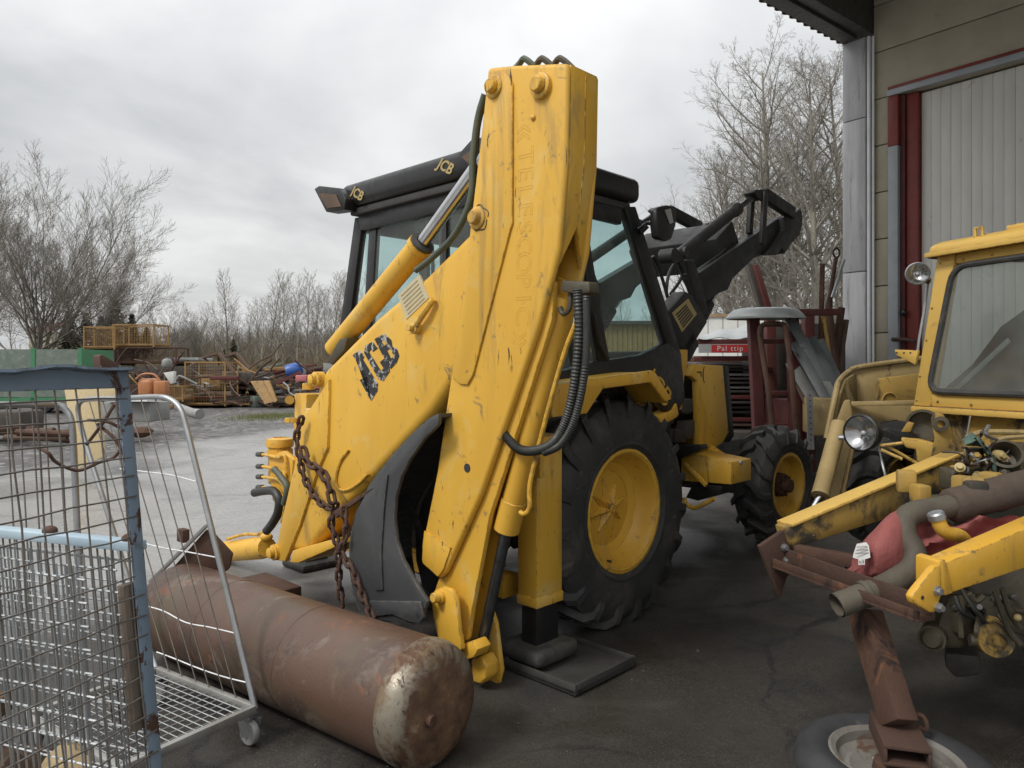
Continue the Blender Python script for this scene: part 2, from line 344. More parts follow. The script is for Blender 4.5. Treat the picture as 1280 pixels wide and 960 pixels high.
def glass(name, tint, op, rough=.03):
    m = bpy.data.materials.new(name); m.use_nodes = True; nt = m.node_tree; N = nt.nodes; L = nt.links; N.clear()
    out = N.new('ShaderNodeOutputMaterial'); tr = N.new('ShaderNodeBsdfTransparent'); tr.inputs[0].default_value = tint + (1,)
    gl = N.new('ShaderNodeBsdfGlossy'); gl.inputs['Roughness'].default_value = rough
    df = N.new('ShaderNodeBsdfDiffuse'); df.inputs[0].default_value = (.45, .47, .44, 1)
    no = N.new('ShaderNodeTexNoise'); no.inputs['Scale'].default_value = 3; no.inputs['Detail'].default_value = 6
    tc = N.new('ShaderNodeTexCoord'); L.new(tc.outputs['Object'], no.inputs[0])
    mr = N.new('ShaderNodeMapRange'); mr.inputs[1].default_value = .3; mr.inputs[2].default_value = .75; mr.inputs[3].default_value = op * .4; mr.inputs[4].default_value = op * 1.6
    L.new(no.outputs[0], mr.inputs[0])
    m1 = N.new('ShaderNodeMixShader'); L.new(mr.outputs[0], m1.inputs[0]); L.new(tr.outputs[0], m1.inputs[1]); L.new(df.outputs[0], m1.inputs[2])
    fr = N.new('ShaderNodeFresnel'); fr.inputs[0].default_value = 1.5
    gb = N.new('ShaderNodeNewGeometry'); mm = N.new('ShaderNodeMath'); mm.operation = 'MULTIPLY'; inv = N.new('ShaderNodeMath'); inv.operation = 'SUBTRACT'; inv.inputs[0].default_value = 1
    L.new(gb.outputs['Backfacing'], inv.inputs[1]); L.new(fr.outputs[0], mm.inputs[0]); L.new(inv.outputs[0], mm.inputs[1])   # the pane's first surface reflects
    m2 = N.new('ShaderNodeMixShader'); L.new(mm.outputs[0], m2.inputs[0]); L.new(m1.outputs[0], m2.inputs[1]); L.new(gl.outputs[0], m2.inputs[2])
    L.new(m2.outputs[0], out.inputs[0]); MATS[name] = m
glass('cab_glass', (.85, .935, .93), .06)
glass('old_glass', (.86, .88, .87), .13, .05)
glass('lamp_glass', (.85, .85, .85), .08)
def dome_rust():
    m = M_('tank_dome'); nt = m.node_tree; N = nt.nodes; L = nt.links; b = N['Principled BSDF']
    src = b.inputs['Base Color'].links[0].from_socket; rs = b.inputs['Roughness'].links[0].from_socket
    tc = N.new('ShaderNodeTexCoord'); ds = N.new('ShaderNodeVectorMath'); ds.operation = 'DISTANCE'; L.new(tc.outputs['Object'], ds.inputs[0]); ds.inputs[1].default_value = (.02, -.012, .22)
    no = N.new('ShaderNodeTexNoise'); no.inputs['Scale'].default_value = 9; no.inputs['Detail'].default_value = 7; no.inputs['Roughness'].default_value = .7; L.new(tc.outputs['Object'], no.inputs[0])
    ma = N.new('ShaderNodeMath'); ma.operation = 'MULTIPLY_ADD'; L.new(no.outputs[0], ma.inputs[0]); ma.inputs[1].default_value = .22; L.new(ds.outputs['Value'], ma.inputs[2])
    mr = N.new('ShaderNodeMapRange'); L.new(ma.outputs[0], mr.inputs[0]); mr.inputs[1].default_value = .315; mr.inputs[2].default_value = .285
    c2 = N.new('ShaderNodeValToRGB'); L.new(no.outputs[0], c2.inputs[0]); e = c2.color_ramp.elements; e[0].position = .35; e[0].color = (.055, .028, .018, 1); e[1].position = .62; e[1].color = (.17, .095, .05, 1)
    k = e.new(.68); k.color = (.34, .27, .18, 1)
    mx = N.new('ShaderNodeMix'); mx.data_type = 'RGBA'; L.new(mr.outputs[0], mx.inputs[0]); L.new(src, mx.inputs[6]); L.new(c2.outputs[0], mx.inputs[7]); L.new(mx.outputs[2], b.inputs['Base Color'])
    mf = N.new('ShaderNodeMix'); mf.data_type = 'FLOAT'; L.new(mr.outputs[0], mf.inputs[0]); L.new(rs, mf.inputs[2]); mf.inputs[3].default_value = .7; L.new(mf.outputs[0], b.inputs['Roughness'])
    mm = N.new('ShaderNodeMath'); mm.operation = 'MULTIPLY_ADD'; L.new(mr.outputs[0], mm.inputs[0]); mm.inputs[1].default_value = -.3; mm.inputs[2].default_value = .3; L.new(mm.outputs[0], b.inputs['Metallic'])
dome_rust()
def ground_mat():
    m = bpy.data.materials.new('asphalt'); m.use_nodes = True; nt = m.node_tree; N = nt.nodes; L = nt.links; b = N['Principled BSDF']
    ge = N.new('ShaderNodeNewGeometry'); sp = N.new('ShaderNodeSeparateXYZ'); L.new(ge.outputs['Position'], sp.inputs[0])
    def no(sc, det=5, rg=.6, dist=0):
        n = N.new('ShaderNodeTexNoise'); n.inputs['Scale'].default_value = sc; n.inputs['Detail'].default_value = det; n.inputs['Roughness'].default_value = rg
        n.inputs['Distortion'].default_value = dist; L.new(ge.outputs['Position'], n.inputs[0]); return n.outputs[0]
    def mr(x, a, c, d=0, e=1):
        n = N.new('ShaderNodeMapRange'); n.inputs[1].default_value = a; n.inputs[2].default_value = c; n.inputs[3].default_value = d; n.inputs[4].default_value = e; L.new(x, n.inputs[0]); return n.outputs[0]
    def M(op, a, c=None, d=None):
        n = N.new('ShaderNodeMath'); n.operation = op
        for i, v in enumerate((a, c, d)):
            if v is None: continue
            if isinstance(v, (int, float)): n.inputs[i].default_value = v
            else: L.new(v, n.inputs[i])
        return n.outputs[0]
    def mix(f, a, c):
        n = N.new('ShaderNodeMix'); n.data_type = 'RGBA'
        for s, v in ((n.inputs[0], f), (n.inputs[6], a), (n.inputs[7], c)):
            if isinstance(v, tuple): s.default_value = v + (1,)
            elif isinstance(v, (int, float)): s.default_value = v
            else: L.new(v, s)
        return n.outputs[2]
    # how far out from the hall front (metres), wobbling: oily asphalt painted dark as the roof's shade, rain-soaked yard painted pale as sky light
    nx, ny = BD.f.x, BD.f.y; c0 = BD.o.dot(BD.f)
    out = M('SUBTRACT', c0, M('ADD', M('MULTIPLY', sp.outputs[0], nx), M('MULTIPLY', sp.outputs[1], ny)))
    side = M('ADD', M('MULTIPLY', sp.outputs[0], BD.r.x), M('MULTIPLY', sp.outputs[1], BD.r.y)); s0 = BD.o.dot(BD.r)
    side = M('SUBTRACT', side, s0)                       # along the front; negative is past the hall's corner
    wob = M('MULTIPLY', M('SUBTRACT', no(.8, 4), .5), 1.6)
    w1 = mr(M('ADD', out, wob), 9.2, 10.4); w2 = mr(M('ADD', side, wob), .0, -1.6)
    wet_lit = M('MAXIMUM', w1, w2)
    dry = mix(mr(no(1.1, 6, .65), .35, .7), (.020, .017, .0135), (.033, .0285, .023))  # oily asphalt tone, with the roof's shade painted into it
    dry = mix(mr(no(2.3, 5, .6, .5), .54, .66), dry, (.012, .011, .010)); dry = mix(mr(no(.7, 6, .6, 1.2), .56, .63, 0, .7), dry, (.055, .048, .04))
    def cracks(sc, wd):
        nv = N.new('ShaderNodeTexNoise'); nv.inputs['Scale'].default_value = 2.2; nv.inputs['Detail'].default_value = 4; L.new(ge.outputs['Position'], nv.inputs[0])
        ad = N.new('ShaderNodeVectorMath'); ad.operation = 'MULTIPLY_ADD'; L.new(nv.outputs['Color'], ad.inputs[0]); ad.inputs[1].default_value = (.5, .5, 0); L.new(ge.outputs['Position'], ad.inputs[2])
        v = N.new('ShaderNodeTexVoronoi'); v.feature = 'DISTANCE_TO_EDGE'; v.inputs['Scale'].default_value = sc; L.new(ad.outputs[0], v.inputs[0]); return mr(v.outputs[0], wd, wd * .3)
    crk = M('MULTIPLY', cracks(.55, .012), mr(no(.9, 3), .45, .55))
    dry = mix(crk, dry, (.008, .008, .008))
    yard = mix(mr(no(.5, 6, .65), .3, .7), (.24, .236, .228), (.33, .325, .312))  # yard tone painted pale for open sky light on rain-soaked ground
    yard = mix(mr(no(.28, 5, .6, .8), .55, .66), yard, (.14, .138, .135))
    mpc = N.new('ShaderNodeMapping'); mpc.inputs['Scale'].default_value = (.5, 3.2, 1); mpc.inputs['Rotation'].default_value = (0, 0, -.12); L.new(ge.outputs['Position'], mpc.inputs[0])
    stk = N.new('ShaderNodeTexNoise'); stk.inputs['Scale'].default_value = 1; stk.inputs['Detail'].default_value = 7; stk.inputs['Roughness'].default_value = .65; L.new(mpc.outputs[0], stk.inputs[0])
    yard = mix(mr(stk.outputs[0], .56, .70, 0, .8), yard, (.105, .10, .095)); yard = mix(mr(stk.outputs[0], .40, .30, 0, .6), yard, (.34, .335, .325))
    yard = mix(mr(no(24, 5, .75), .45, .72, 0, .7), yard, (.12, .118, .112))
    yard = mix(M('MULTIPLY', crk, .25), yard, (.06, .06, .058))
    col = mix(wet_lit, dry, yard)
    # gravel and mud beyond the asphalt
    far = mr(M('ADD', M('ADD', M('MULTIPLY', sp.outputs[1], .55), M('MULTIPLY', sp.outputs[0], -1.4)), M('MULTIPLY', M('SUBTRACT', no(.5, 5), .5), 3.5)), 15.2, 16.4)
    vo = N.new('ShaderNodeTexVoronoi'); vo.inputs['Scale'].default_value = 9; L.new(ge.outputs['Position'], vo.inputs[0])
    gr = mix(mr(no(5, 7, .75), .35, .68), (.055, .052, .048), (.15, .143, .135)); gr = mix(mr(vo.outputs['Distance'], .1, .6), gr, (.045, .042, .04)); vs_ = N.new('ShaderNodeSeparateColor'); L.new(vo.outputs['Color'], vs_.inputs[0]); gr = mix(mr(vs_.outputs[0], .55, 1, 0, .75), gr, (.24, .23, .22)); gr = mix(mr(vs_.outputs[1], .6, 1, 0, .7), gr, (.03, .028, .027))
    gr = mix(mr(no(.45, 4), .66, .74, 0, .5), gr, (.085, .09, .045))
    col = mix(far, col, gr)
    peb = N.new('ShaderNodeTexVoronoi'); peb.inputs['Scale'].default_value = 55; L.new(ge.outputs['Position'], peb.inputs[0])
    dots = M('MULTIPLY', M('MULTIPLY', mr(peb.outputs['Distance'], .13, .08), mr(no(1.7, 3), .55, .68)), .6)
    col = mix(dots, col, (.30, .285, .26))
    fine = N.new('ShaderNodeTexNoise'); fine.inputs['Scale'].default_value = 190; fine.inputs['Detail'].default_value = 3; L.new(ge.outputs['Position'], fine.inputs[0])
    col = mix(mr(fine.outputs[0], .48, .72, 0, .8), col, mix(.5, col, (.15, .142, .13))); col = mix(mr(no(60, 3, .7), .58, .72, 0, .55), col, mix(.5, col, (.14, .132, .12)))
    L.new(col, b.inputs['Base Color'])
    ro_w = mr(no(.6, 5, .6, .4), .35, .65, .13, .50); n = N.new('ShaderNodeMix'); n.data_type = 'FLOAT'
    L.new(M('MULTIPLY', wet_lit, M('SUBTRACT', 1, M('MULTIPLY', far, .8))), n.inputs[0]); L.new(mr(no(1.3, 5, .6, .6), .38, .62, .42, .9), n.inputs[2]); L.new(ro_w, n.inputs[3])
    L.new(n.outputs[0], b.inputs['Roughness'])
    bp = N.new('ShaderNodeBump'); bp.inputs['Strength'].default_value = .35; bp.inputs['Distance'].default_value = .006
    h = M('ADD', M('MULTIPLY', fine.outputs[0], .7), M('MULTIPLY', no(35, 4), 1.0)); h = M('ADD', h, M('MULTIPLY', M('MULTIPLY', vo.outputs['Distance'], far), 6))
    L.new(h, bp.inputs['Height']); L.new(bp.outputs[0], b.inputs['Normal'])
    MATS['asphalt'] = m

# ================================================================== SETTING
BD = Fr((4.647, 9.5, 0), 51.75)          # the hall: r along its front (towards the camera's right), f into the building
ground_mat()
def ground():
    def axis(a, b, fine_a, fine_b, step):
        xs = [a]; 
        while xs[-1] < b:
            x = xs[-1]; d = 0 if fine_a <= x <= fine_b else min(abs(x - fine_a), abs(x - fine_b))
            xs.append(x + step + d * .25)
        return xs
    xs = axis(-300, 300, -6, 8, .25); ys = axis(-40, 500, -2, 12, .25)
    vs = []; fs = []
    for y in ys:
        for x in xs:
            d = math.hypot(x, y)
            z = gz(x, y) + .012 * mnoise.noise(V((x * .7, y * .7, 0))) * smooth(0, 1, d) 
            vs.append((x, y, z))
    n = len(xs)
    for j in range(len(ys) - 1):
        for i in range(n - 1): fs.append((j * n + i, j * n + i + 1, (j + 1) * n + i + 1, (j + 1) * n + i))
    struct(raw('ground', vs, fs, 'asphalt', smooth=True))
ground()
def hill():
    vs = []; fs = []; nx, ny = 90, 14
    for j in range(ny):
        for i in range(nx):
            x = -130 + 240 * i / (nx - 1); y = 62 + j * 9
            z = 5.6 * smooth(60, 112, y) * (.75 + .5 * mnoise.noise(V((x * .02, y * .02, 3)))) + .5 * mnoise.noise(V((x * .11, y * .11, 1))) - .6 * (j == 0)
            vs.append((x, y, z + .05))
    for j in range(ny - 1):
        for i in range(nx - 1): fs.append((j * nx + i, j * nx + i + 1, (j + 1) * nx + i + 1, (j + 1) * nx + i))
    struct(raw('hill', vs, fs, 'hill', smooth=True))
hill()

# ------------------------------------------------------------------ the hall with its loading roof
hall = thing('industrial_hall', 'tan block-panel industrial hall with metal clad corner and projecting loading roof', 'building', BD.P(0, 0, 0))
def hall_build():
    B = BD
    # front wall: coursed panels 0.6 m high, left of the door and above it
    x_d0 = B.loc(B.on(1113, 250, 'y', 0)).x       # left edge of the door opening
    z_l = B.loc(B.on(1120, 119, 'y', 0)).z        # lintel height
    joint = B.loc(B.on(1094, 358, 'y', 0)).z; step = .6
    z = joint - 3 * step; rows = []
    while z < 6.6: rows.append((z, z + step)); z += step
    MB().box(B, .03, 14, .035, .25, -.1, 6.2).build('wall_core', 'soffit', hall) if False else None
    proto = {}
    for i, (a, b) in enumerate(rows):
        a2, b2 = a + .006, b - .006
        a2 = max(a2, -.1)
        if a2 >= z_l - .02: MB().box(B, .02, 5.99, -.0, .2, a2, b2).build('wall_panel', 'wall_block', hall, bevel=.008); MB().box(B, 6.003, 12, -.0, .2, a2, b2).build('wall_panel', 'wall_block', hall, bevel=.008)
        elif b2 > z_l:
            MB().box(B, .02, x_d0 - .003, 0, .2, a2, b2).build('wall_panel', 'wall_block', hall, bevel=.008)
            MB().box(B, x_d0, 12, 0, .2, z_l, b2).build('wall_panel', 'wall_block', hall, bevel=.008)
        else:
            MB().box(B, .02, x_d0 - .003, 0, .2, a2, b2).build('wall_panel', 'wall_block', hall, bevel=.008)
            MB().box(B, 5.2, 12, 0, .2, a2, b2).build('wall_panel', 'wall_block', hall, bevel=.008)
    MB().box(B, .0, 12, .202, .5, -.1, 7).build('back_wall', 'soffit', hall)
    MB().box(B, -.04, -.002, .31, 14, -.1, 6.5).build('side_wall', 'column_metal', hall)
    # lintel and jambs
    m = MB().box(B, x_d0 - .02, 5.3, -.06, -.002, z_l - .005, z_l + .07); m.build('lintel', 'grey_trim', hall, bevel=.006)
    MB().box(B, x_d0 - .02, 5.3, -.035, -.002, z_l + .072, z_l + .12).build('lintel_flashing', 'red_frame', hall, bevel=.004)
    xa = B.loc(B.on(1123, 250, 'y', -.03)).x; xb = B.loc(B.on(1150, 250, 'y', .1)).x
    zj = B.loc(B.on(1113, 183, 'y', -.03)).z
    MB().box(B, x_d0 - .015, xa, -.045, .12, zj, z_l - .01).build('jamb_head', 'red_frame', hall, bevel=.004)
    MB().box(B, x_d0 - .012, xa - .004, -.04, .12, -.05, zj - .004).build('jamb_cover', 'grey_trim', hall, bevel=.004)
    MB().box(B, xa + .004, xa + .055, .02, .19, -.05, z_l - .012).build('jamb', 'red_oxide', hall)
    m = MB().box(B, xa + .06, xb, .05, .19, -.05, z_l - .012); m.build('jamb', 'red_frame', hall, bevel=.006)
    MB().ball(B.P(xa + .05, .0, B.loc(B.on(1126, 391, 'y', 0)).z), .045, sc=(.7, 1, 1)).build('bumper_stop', 'black_paint', hall)
    k = B.on(1115, 424, 'y', -.05); MB().tube([k, k + B.D(.18, -.02, -.01), k + B.D(.3, -.05, -.04)], .022, 8).build('latch_bar', 'rust_dark', hall)
    # door of narrow vertical boards
    w = .112; x = xb + .01; i = 0
    while x < 5.1:
        MB().box(B, x, x + w - .0022, .12 + .001 * (i % 2), .17, -.05, z_l - .02).build('door_board', 'door_panel', hall, bevel=.004); x += w; i += 1
    MB().box(B, xb, 5.15, .171, .2, -.05, z_l - .015).build('door_backing', 'grey_trim', hall)
    # metal clad corner column in two lengths, with a white corner bead
    xl = B.loc(B.on(1053, 250, 'y', -.09)).x; xr = B.loc(B.on(1082, 250, 'y', -.09)).x
    zs = [-.05, B.loc(B.on(1060, 341, 'y', -.09)).z, B.loc(B.on(1060, 152, 'y', -.09)).z, 5.79]
    for a, b in zip(zs, zs[1:]):
        MB().box(B, xl, xr, -.09, .3, a + .004, b - .004).build('column_cladding', 'column_metal', hall, bevel=.012)
    MB().box(B, xr + .006, xr + .045, -.075, .04, -.05, 5.79).build('corner_bead', 'white_metal', hall, bevel=.008)
    MB().tube([B.P(xr + .075, -.04, -.05), B.P(xr + .075, -.04, 5.78)], .014, 8).build('conduit', 'white_metal', hall)
    # projecting roof: corrugated sheets on steel beams
    z0 = 6.62; xe = -.35; out = -6.9
    vs = []; fs = []; n = int(12.6 / .045); amp = .022
    for i in range(n + 1):
        x = xe + i * .045; zz = z0 + .16 + amp * (1 if (i // 2) % 2 else -1)
        vs += [B.P(x, out - .1, zz), B.P(x, .1, zz), B.P(x, out - .1, zz + .01), B.P(x, .1, zz + .01)]
    for i in range(n):
        a = i * 4; b = a + 4; fs += [(a, b, b + 1, a + 1), (a + 2, a + 3, b + 3, b + 2), (a, a + 2, b + 2, b), (a + 1, b + 1, b + 3, a + 3)]
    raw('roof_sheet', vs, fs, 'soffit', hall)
    # corrugated fascia along the roof's end
    vs = []; fs = []; n = int(7.7 / .04)
    for i in range(n + 1):
        y = .1 - i * .04; xo = xe - .02 - .016 * (1 if (i // 2) % 2 else -1)
        vs += [B.P(xo, y, 5.80), B.P(xo, y, z0 + .30)]
    for i in range(n): a = i * 2; fs.append((a, a + 2, a + 3, a + 1))
    raw('roof_fascia', vs, fs, 'corrugated', hall)
    m = MB().box(B, xe + .02, .012, out, .19, 5.835, z0 + .12); m.build('end_girder', 'dark_steel', hall, bevel=.01)
    MB().box(B, xe + .01, xe + .20, out, -.092, 5.795, 5.832).build('girder_flange', 'dark_steel', hall, bevel=.004)
    for i in range(3):
        MB().box(B, 3.2 + 3.6 * i, 3.36 + 3.6 * i, out, -.02, z0 - .06, z0 + .13).build('roof_beam', 'dark_steel', hall, bevel=.006)
    MB().box(B, xe - .005, 12, out - .12, out - .03, z0 - .05, z0 + .13).build('edge_beam', 'grey_trim', hall)
hall_build()

# ================================================================== THE BACKHOE LOADER
def Zc(x0, y0, s): return lambda pts: [(x0 + x * s, y0 + y * s) for x, y in pts]
jcb = thing('backhoe_loader', 'large yellow backhoe loader with black cab, its backhoe folded up behind', 'backhoe loader', J.P(0, 0, 0))
YEL = 'jcb_yellow'
def lugs(m, c, ax, Rt, W, n, hgt, thick, side_drop):
    ax = V(ax).normalized(); u = ax.cross(V((0, 0, 1))).normalized(); w = ax.cross(u)
    def pt(th, rad, a): return c + (u * math.cos(th) + w * math.sin(th)) * rad + ax * a
    for sd in (-1, 1):
        for i in range(n):
            t0 = 2 * math.pi * (i + (.5 if sd > 0 else 0)) / n
            st = [(0.03, 0, 0), (-.22, .10, 0), (-.40, .24, -.008), (-.51, .31, -.028), (-.545, .33, -side_drop)]
            rows = []
            for a, dt, dr in st:
                th = t0 + dt * (.62 / Rt) * W / .42; hw = thick / Rt / 2
                A = -a * W * sd
                lo = Rt + dr - .035; hi = Rt + dr + (hgt if dr > -.02 else hgt * .55 if dr > -side_drop else .004)
                rows.append([pt(th - hw * 1.25, lo, A * .96), pt(th - hw * .8, hi, A), pt(th + hw * .8, hi, A), pt(th + hw * 1.25, lo, A * .96)])
            vs = [p for r_ in rows for p in r_]; fs = [(0, 1, 2, 3), tuple(4 * (len(rows) - 1) + k for k in (3, 2, 1, 0))]
            for q in range(len(rows) - 1):
                for k in range(4): k2 = (k + 1) % 4; fs.append((q * 4 + k, (q + 1) * 4 + k, (q + 1) * 4 + k2, q * 4 + k2))
            m.add(vs, fs)
def wheel(parent, c, ax, Rt, Rr, W, n, rear, rimmat):
    ax = V(ax).normalized()
    root = bpy.data.objects.new('wheel', None); COL.objects.link(root); root.parent = parent; root.location = c - wloc(parent)
    m = MB(); T = Rt - .042
    half = [(Rr, .40), (Rr + .025, .455), (Rr + .04, .49), (Rr + .044, .505), (Rr + .056, .505), (Rr + .06, .495), ((Rr + T) / 2, .535), (T - .10, .52), (T - .04, .475), (T - .008, .38), (T, .2)]
    prof = [(a, -b * W) for a, b in half] + [(a, b * W) for a, b in reversed(half)]
    m.lathe(c, ax, prof, 56); lugs(m, c, ax, T, W, n, .042, .055 if rear else .05, .075)
    m.build('tyre', 'rubber', root, smooth_angle=32)
    m = MB()
    if rear:
        prof = [(Rr - .02, -.43 * W), (Rr + .016, .41 * W), (Rr + .018, .445 * W), (Rr - .002, .455 * W), (Rr - .014, .43 * W), (Rr - .022, .37 * W), (Rr - .03, .33 * W), (Rr - .036, .22 * W), (Rr - .075, .06 * W), (Rr - .105, .02 * W), (.232, .0 * W), (.225, -.012 * W), (.215, .0 * W), (.07, .0 * W), (.065, .03 * W), (.0, .04 * W)]
    else:
        prof = [(Rr - .02, -.43 * W), (Rr + .014, .42 * W), (Rr + .012, .45 * W), (Rr - .012, .45 * W), (Rr - .03, .36 * W), (Rr - .04, .2 * W), (Rr - .06, .14 * W), (.10, .1 * W), (.0, .1 * W)]
    m.lathe(c, ax, prof, 48); rim = m.build('rim', rimmat, root, smooth_angle=28)
    u = ax.cross(V((0, 0, 1))).normalized(); w = ax.cross(u)
    if rear:
        m = MB(); b = c + ax * .003 * W
        for k in range(8):
            th = math.pi / 4 * k + .22; d = u * math.cos(th) + w * math.sin(th); s_ = ax.cross(d); L_ = .20 if k % 2 == 0 else .17
            m.add([b + d * .02 - s_ * .035, b + d * .02 + s_ * .035, b + d * L_, b + d * .01 + ax * .06, b + d * (L_ - .02) + ax * .012], [(0, 1, 2), (0, 3, 4, 2), (1, 2, 4, 3), (0, 1, 3)])
        m.lathe(b, ax, [(.03, 0), (.03, .05), (.022, .06), (0, .06)], 14)
        m.build('hub_star', rimmat, root, smooth_angle=25)
        v = c + ax * .20 * W + (u * .25 + w * .968).normalized() * (Rr - .045)
        MB().cyl(v, v + ax * .03, .007, 8).build('valve_stem', 'dark_steel', root)
    else:
        m = MB(); b = c + ax * .1 * W; m.lathe(b, ax, [(.095, 0), (.09, .05), (.06, .07), (.05, .11), (0, .115)], 18)
        for k in range(8):
            th = math.pi / 4 * k; d = u * math.cos(th) + w * math.sin(th); m.cyl(b + d * .075, b + d * .075 + ax * .075, .012, 6)
        m.build('hub', 'rust', root)
    return root
rw = J.on(785, 645, 'x', .82) - J.r * .16; rw.z = .675
wheel(jcb, rw, J.r, .695, .35, .33, 19, True, YEL)
wheel(jcb, rw - J.r * 1.32, -J.r, .695, .35, .33, 19, True, YEL)
fw = J.on(968, 600, 'x', .80); fw.z = .15 + .455
s5 = R(-4); fax = J.r * math.cos(s5) + J.f * math.sin(s5)
wheel(jcb, fw, fax, .465, .245, .28, 16, False, YEL)
wheel(jcb, fw - J.r * 1.56, -fax, .465, .245, .28, 16, False, YEL)
fwl = J.loc(fw)
def part(m, name, mat, bevel=0, parent=jcb, **k): return m.build(name, mat, parent, bevel=bevel, **k)
part(MB().box(J, -.62, .62, fwl.y - .09, fwl.y + .09, .50, .70), 'front_axle', 'engine', .03)
part(MB().box(J, -.6, .6, -.14, .14, .55, .80), 'rear_axle', 'engine', .03)
part(MB().box(J, -.40, .40, -.70, 2.3, .62, .92), 'chassis', 'black_paint', .02)
# ---- cab
def cab():
    part(MB().box(J, -.765, .735, -.965, .255, 2.548, 2.70), 'roof', 'black_paint', .045, seg=3)
    part(MB().box(J, -.70, .69, -.93, .20, 2.50, 2.546), 'roof_seal', 'soffit', .01)
    hd = MB().trace(J, 'y', -.90, [(447, 270), (640, 214), (640, 246), (560, 262), (458, 288), (450, 288)], .05); part(hd, 'rear_header', 'black_paint', .008)
    part(MB().trace(J, 'y', -.895, [(443, 272), (453, 271), (433, 432), (421, 432)], .05), 'cab_pillar', 'black_paint', .008)
    part(MB().trace(J, 'y', -.885, [(461, 284), (470, 282), (462, 428), (452, 430)], .04), 'cab_pillar', 'black_paint', .008)
    part(MB().box(J, .62, .69, -.90, -.83, 1.1, 2.50), 'cab_pillar', 'black_paint', .008)
    part(MB().box(J, .16, .20, -.895, -.86, 1.3, 2.48), 'window_divider', 'black_paint', .005)
    part(MB().trace(J, 'y', -.875, [(468, 284), (655, 232), (655, 470), (456, 452)], .006), 'rear_window', 'cab_glass')
    part(MB().trace(J, 'y', -.870, [(452, 276), (462, 281), (453, 430), (432, 432)], .006), 'quarter_window', 'cab_glass')
    part(MB().box(J, -.86, .68, -.90, -.78, 1.02, 1.60), 'rear_panel', 'black_paint', .02)
    part(MB().box(J, -.70, .66, -.76, .5, 1.02, 1.14), 'cab_floor', 'black_paint')
    # right side (towards the hall)
    x = .70
    part(MB().trace(J, 'x', x, [(781, 258), (795, 258), (853, 446), (838, 446)], -.06), 'cab_pillar', 'black_paint', .008)
    part(MB().trace(J, 'x', x - .005, [(722, 268), (732, 268), (763, 455), (750, 458)], -.05), 'door_pillar', 'black_paint', .006)
    part(MB().box(J, .65, .695, -.82, .10, 2.40, 2.50), 'side_header', 'black_paint', .008)
    part(MB().trace(J, 'x', x - .02, [(668, 262), (770, 269), (783, 276), (838, 432), (838, 440), (668, 470)], -.006), 'side_window', 'cab_glass')
    part(MB().trace(J, 'x', x + .004, [(668, 474), (744, 452), (800, 444), (836, 428), (852, 444), (857, 500), (843, 522), (815, 500), (668, 500)], -.05), 'side_panel', 'black_paint', .008)
    a = J.on(760, 449, 'x', .72); MB().tube([J.on(742, 392, 'x', .72), J.on(750, 430, 'x', .72), a], .012, 8).build('grab_rail', 'black_paint', jcb)
    # left side and front
    part(MB().box(J, -.70, -.65, .05, .12, 1.1, 2.50), 'cab_pillar', 'black_paint', .008)
    part(MB().box(J, -.70, -.65, -.35, -.30, 1.1, 2.50), 'door_pillar', 'black_paint', .008)
    part(MB().box(J, -.70, -.66, -.84, .04, 2.40, 2.498), 'side_header', 'black_paint', .008)
    part(MB().box(J, -.70, -.66, -.84, .62, 1.04, 1.40), 'side_panel', 'black_paint', .01)
    part(MB().box(J, -.685, -.68, -.82, .06, 1.4, 2.42), 'side_window', 'cab_glass')
    q0, q1 = J.loc(J.on(785, 268, 'x', .66)), J.loc(J.on(840, 440, 'x', .66))
    part(MB().prism([J.P(-.62, q0.y, q0.z), J.P(.62, q0.y, q0.z), J.P(.62, q1.y, q1.z), J.P(-.62, q1.y, q1.z)], J.D(0, .006, 0)), 'windscreen', 'cab_glass')
    part(MB().beam(J.P(-.66, q0.y, q0.z + .05), J.P(-.66, q1.y, q1.z), .06, .05), 'cab_pillar', 'black_paint', .006)
    part(MB().box(J, -.66, .64, q1.y - .06, q1.y + .03, 1.05, q1.z + .01), 'dash_panel', 'black_paint', .02)
    # inside
    m = MB().box(J, -.24, .22, -.42, .02, 1.36, 1.48).box(J, -.22, .20, -.50, -.38, 1.49, 1.98); part(m, 'driver_seat', 'seat_fabric', .04)
    part(MB().box(J, -.18, .16, -.36, -.06, 1.145, 1.355), 'seat_base', 'black_paint', .02)
    m = MB(); c = J.P(0, .42, 1.82); ud = J.D(0, -.5, .87); 
    m.tube([c + (J.r * math.cos(t) + J.D(0, .87, .5) * math.sin(t)) * .19 for t in [2 * math.pi * k / 20 for k in range(20)]], .016, 6, closed=True); m.tube([c, J.P(0, .55, 1.2)], .03, 8); part(m, 'steering_wheel', 'black_paint')
    for px, py, qx, qy in ((519, 262, 526, 318), (526, 260, 533, 318), (537, 270, 541, 318), (548, 268, 552, 318)):
        m = MB(); a = J.on(px, py, 'y', -.78); b = J.on(qx, qy, 'y', -.78); b2 = V(b); b2.z = 1.6; m.tube([a, b, b2], .011, 8); m.ball(a, .022); part(m, 'control_lever', 'black_paint')
cab()
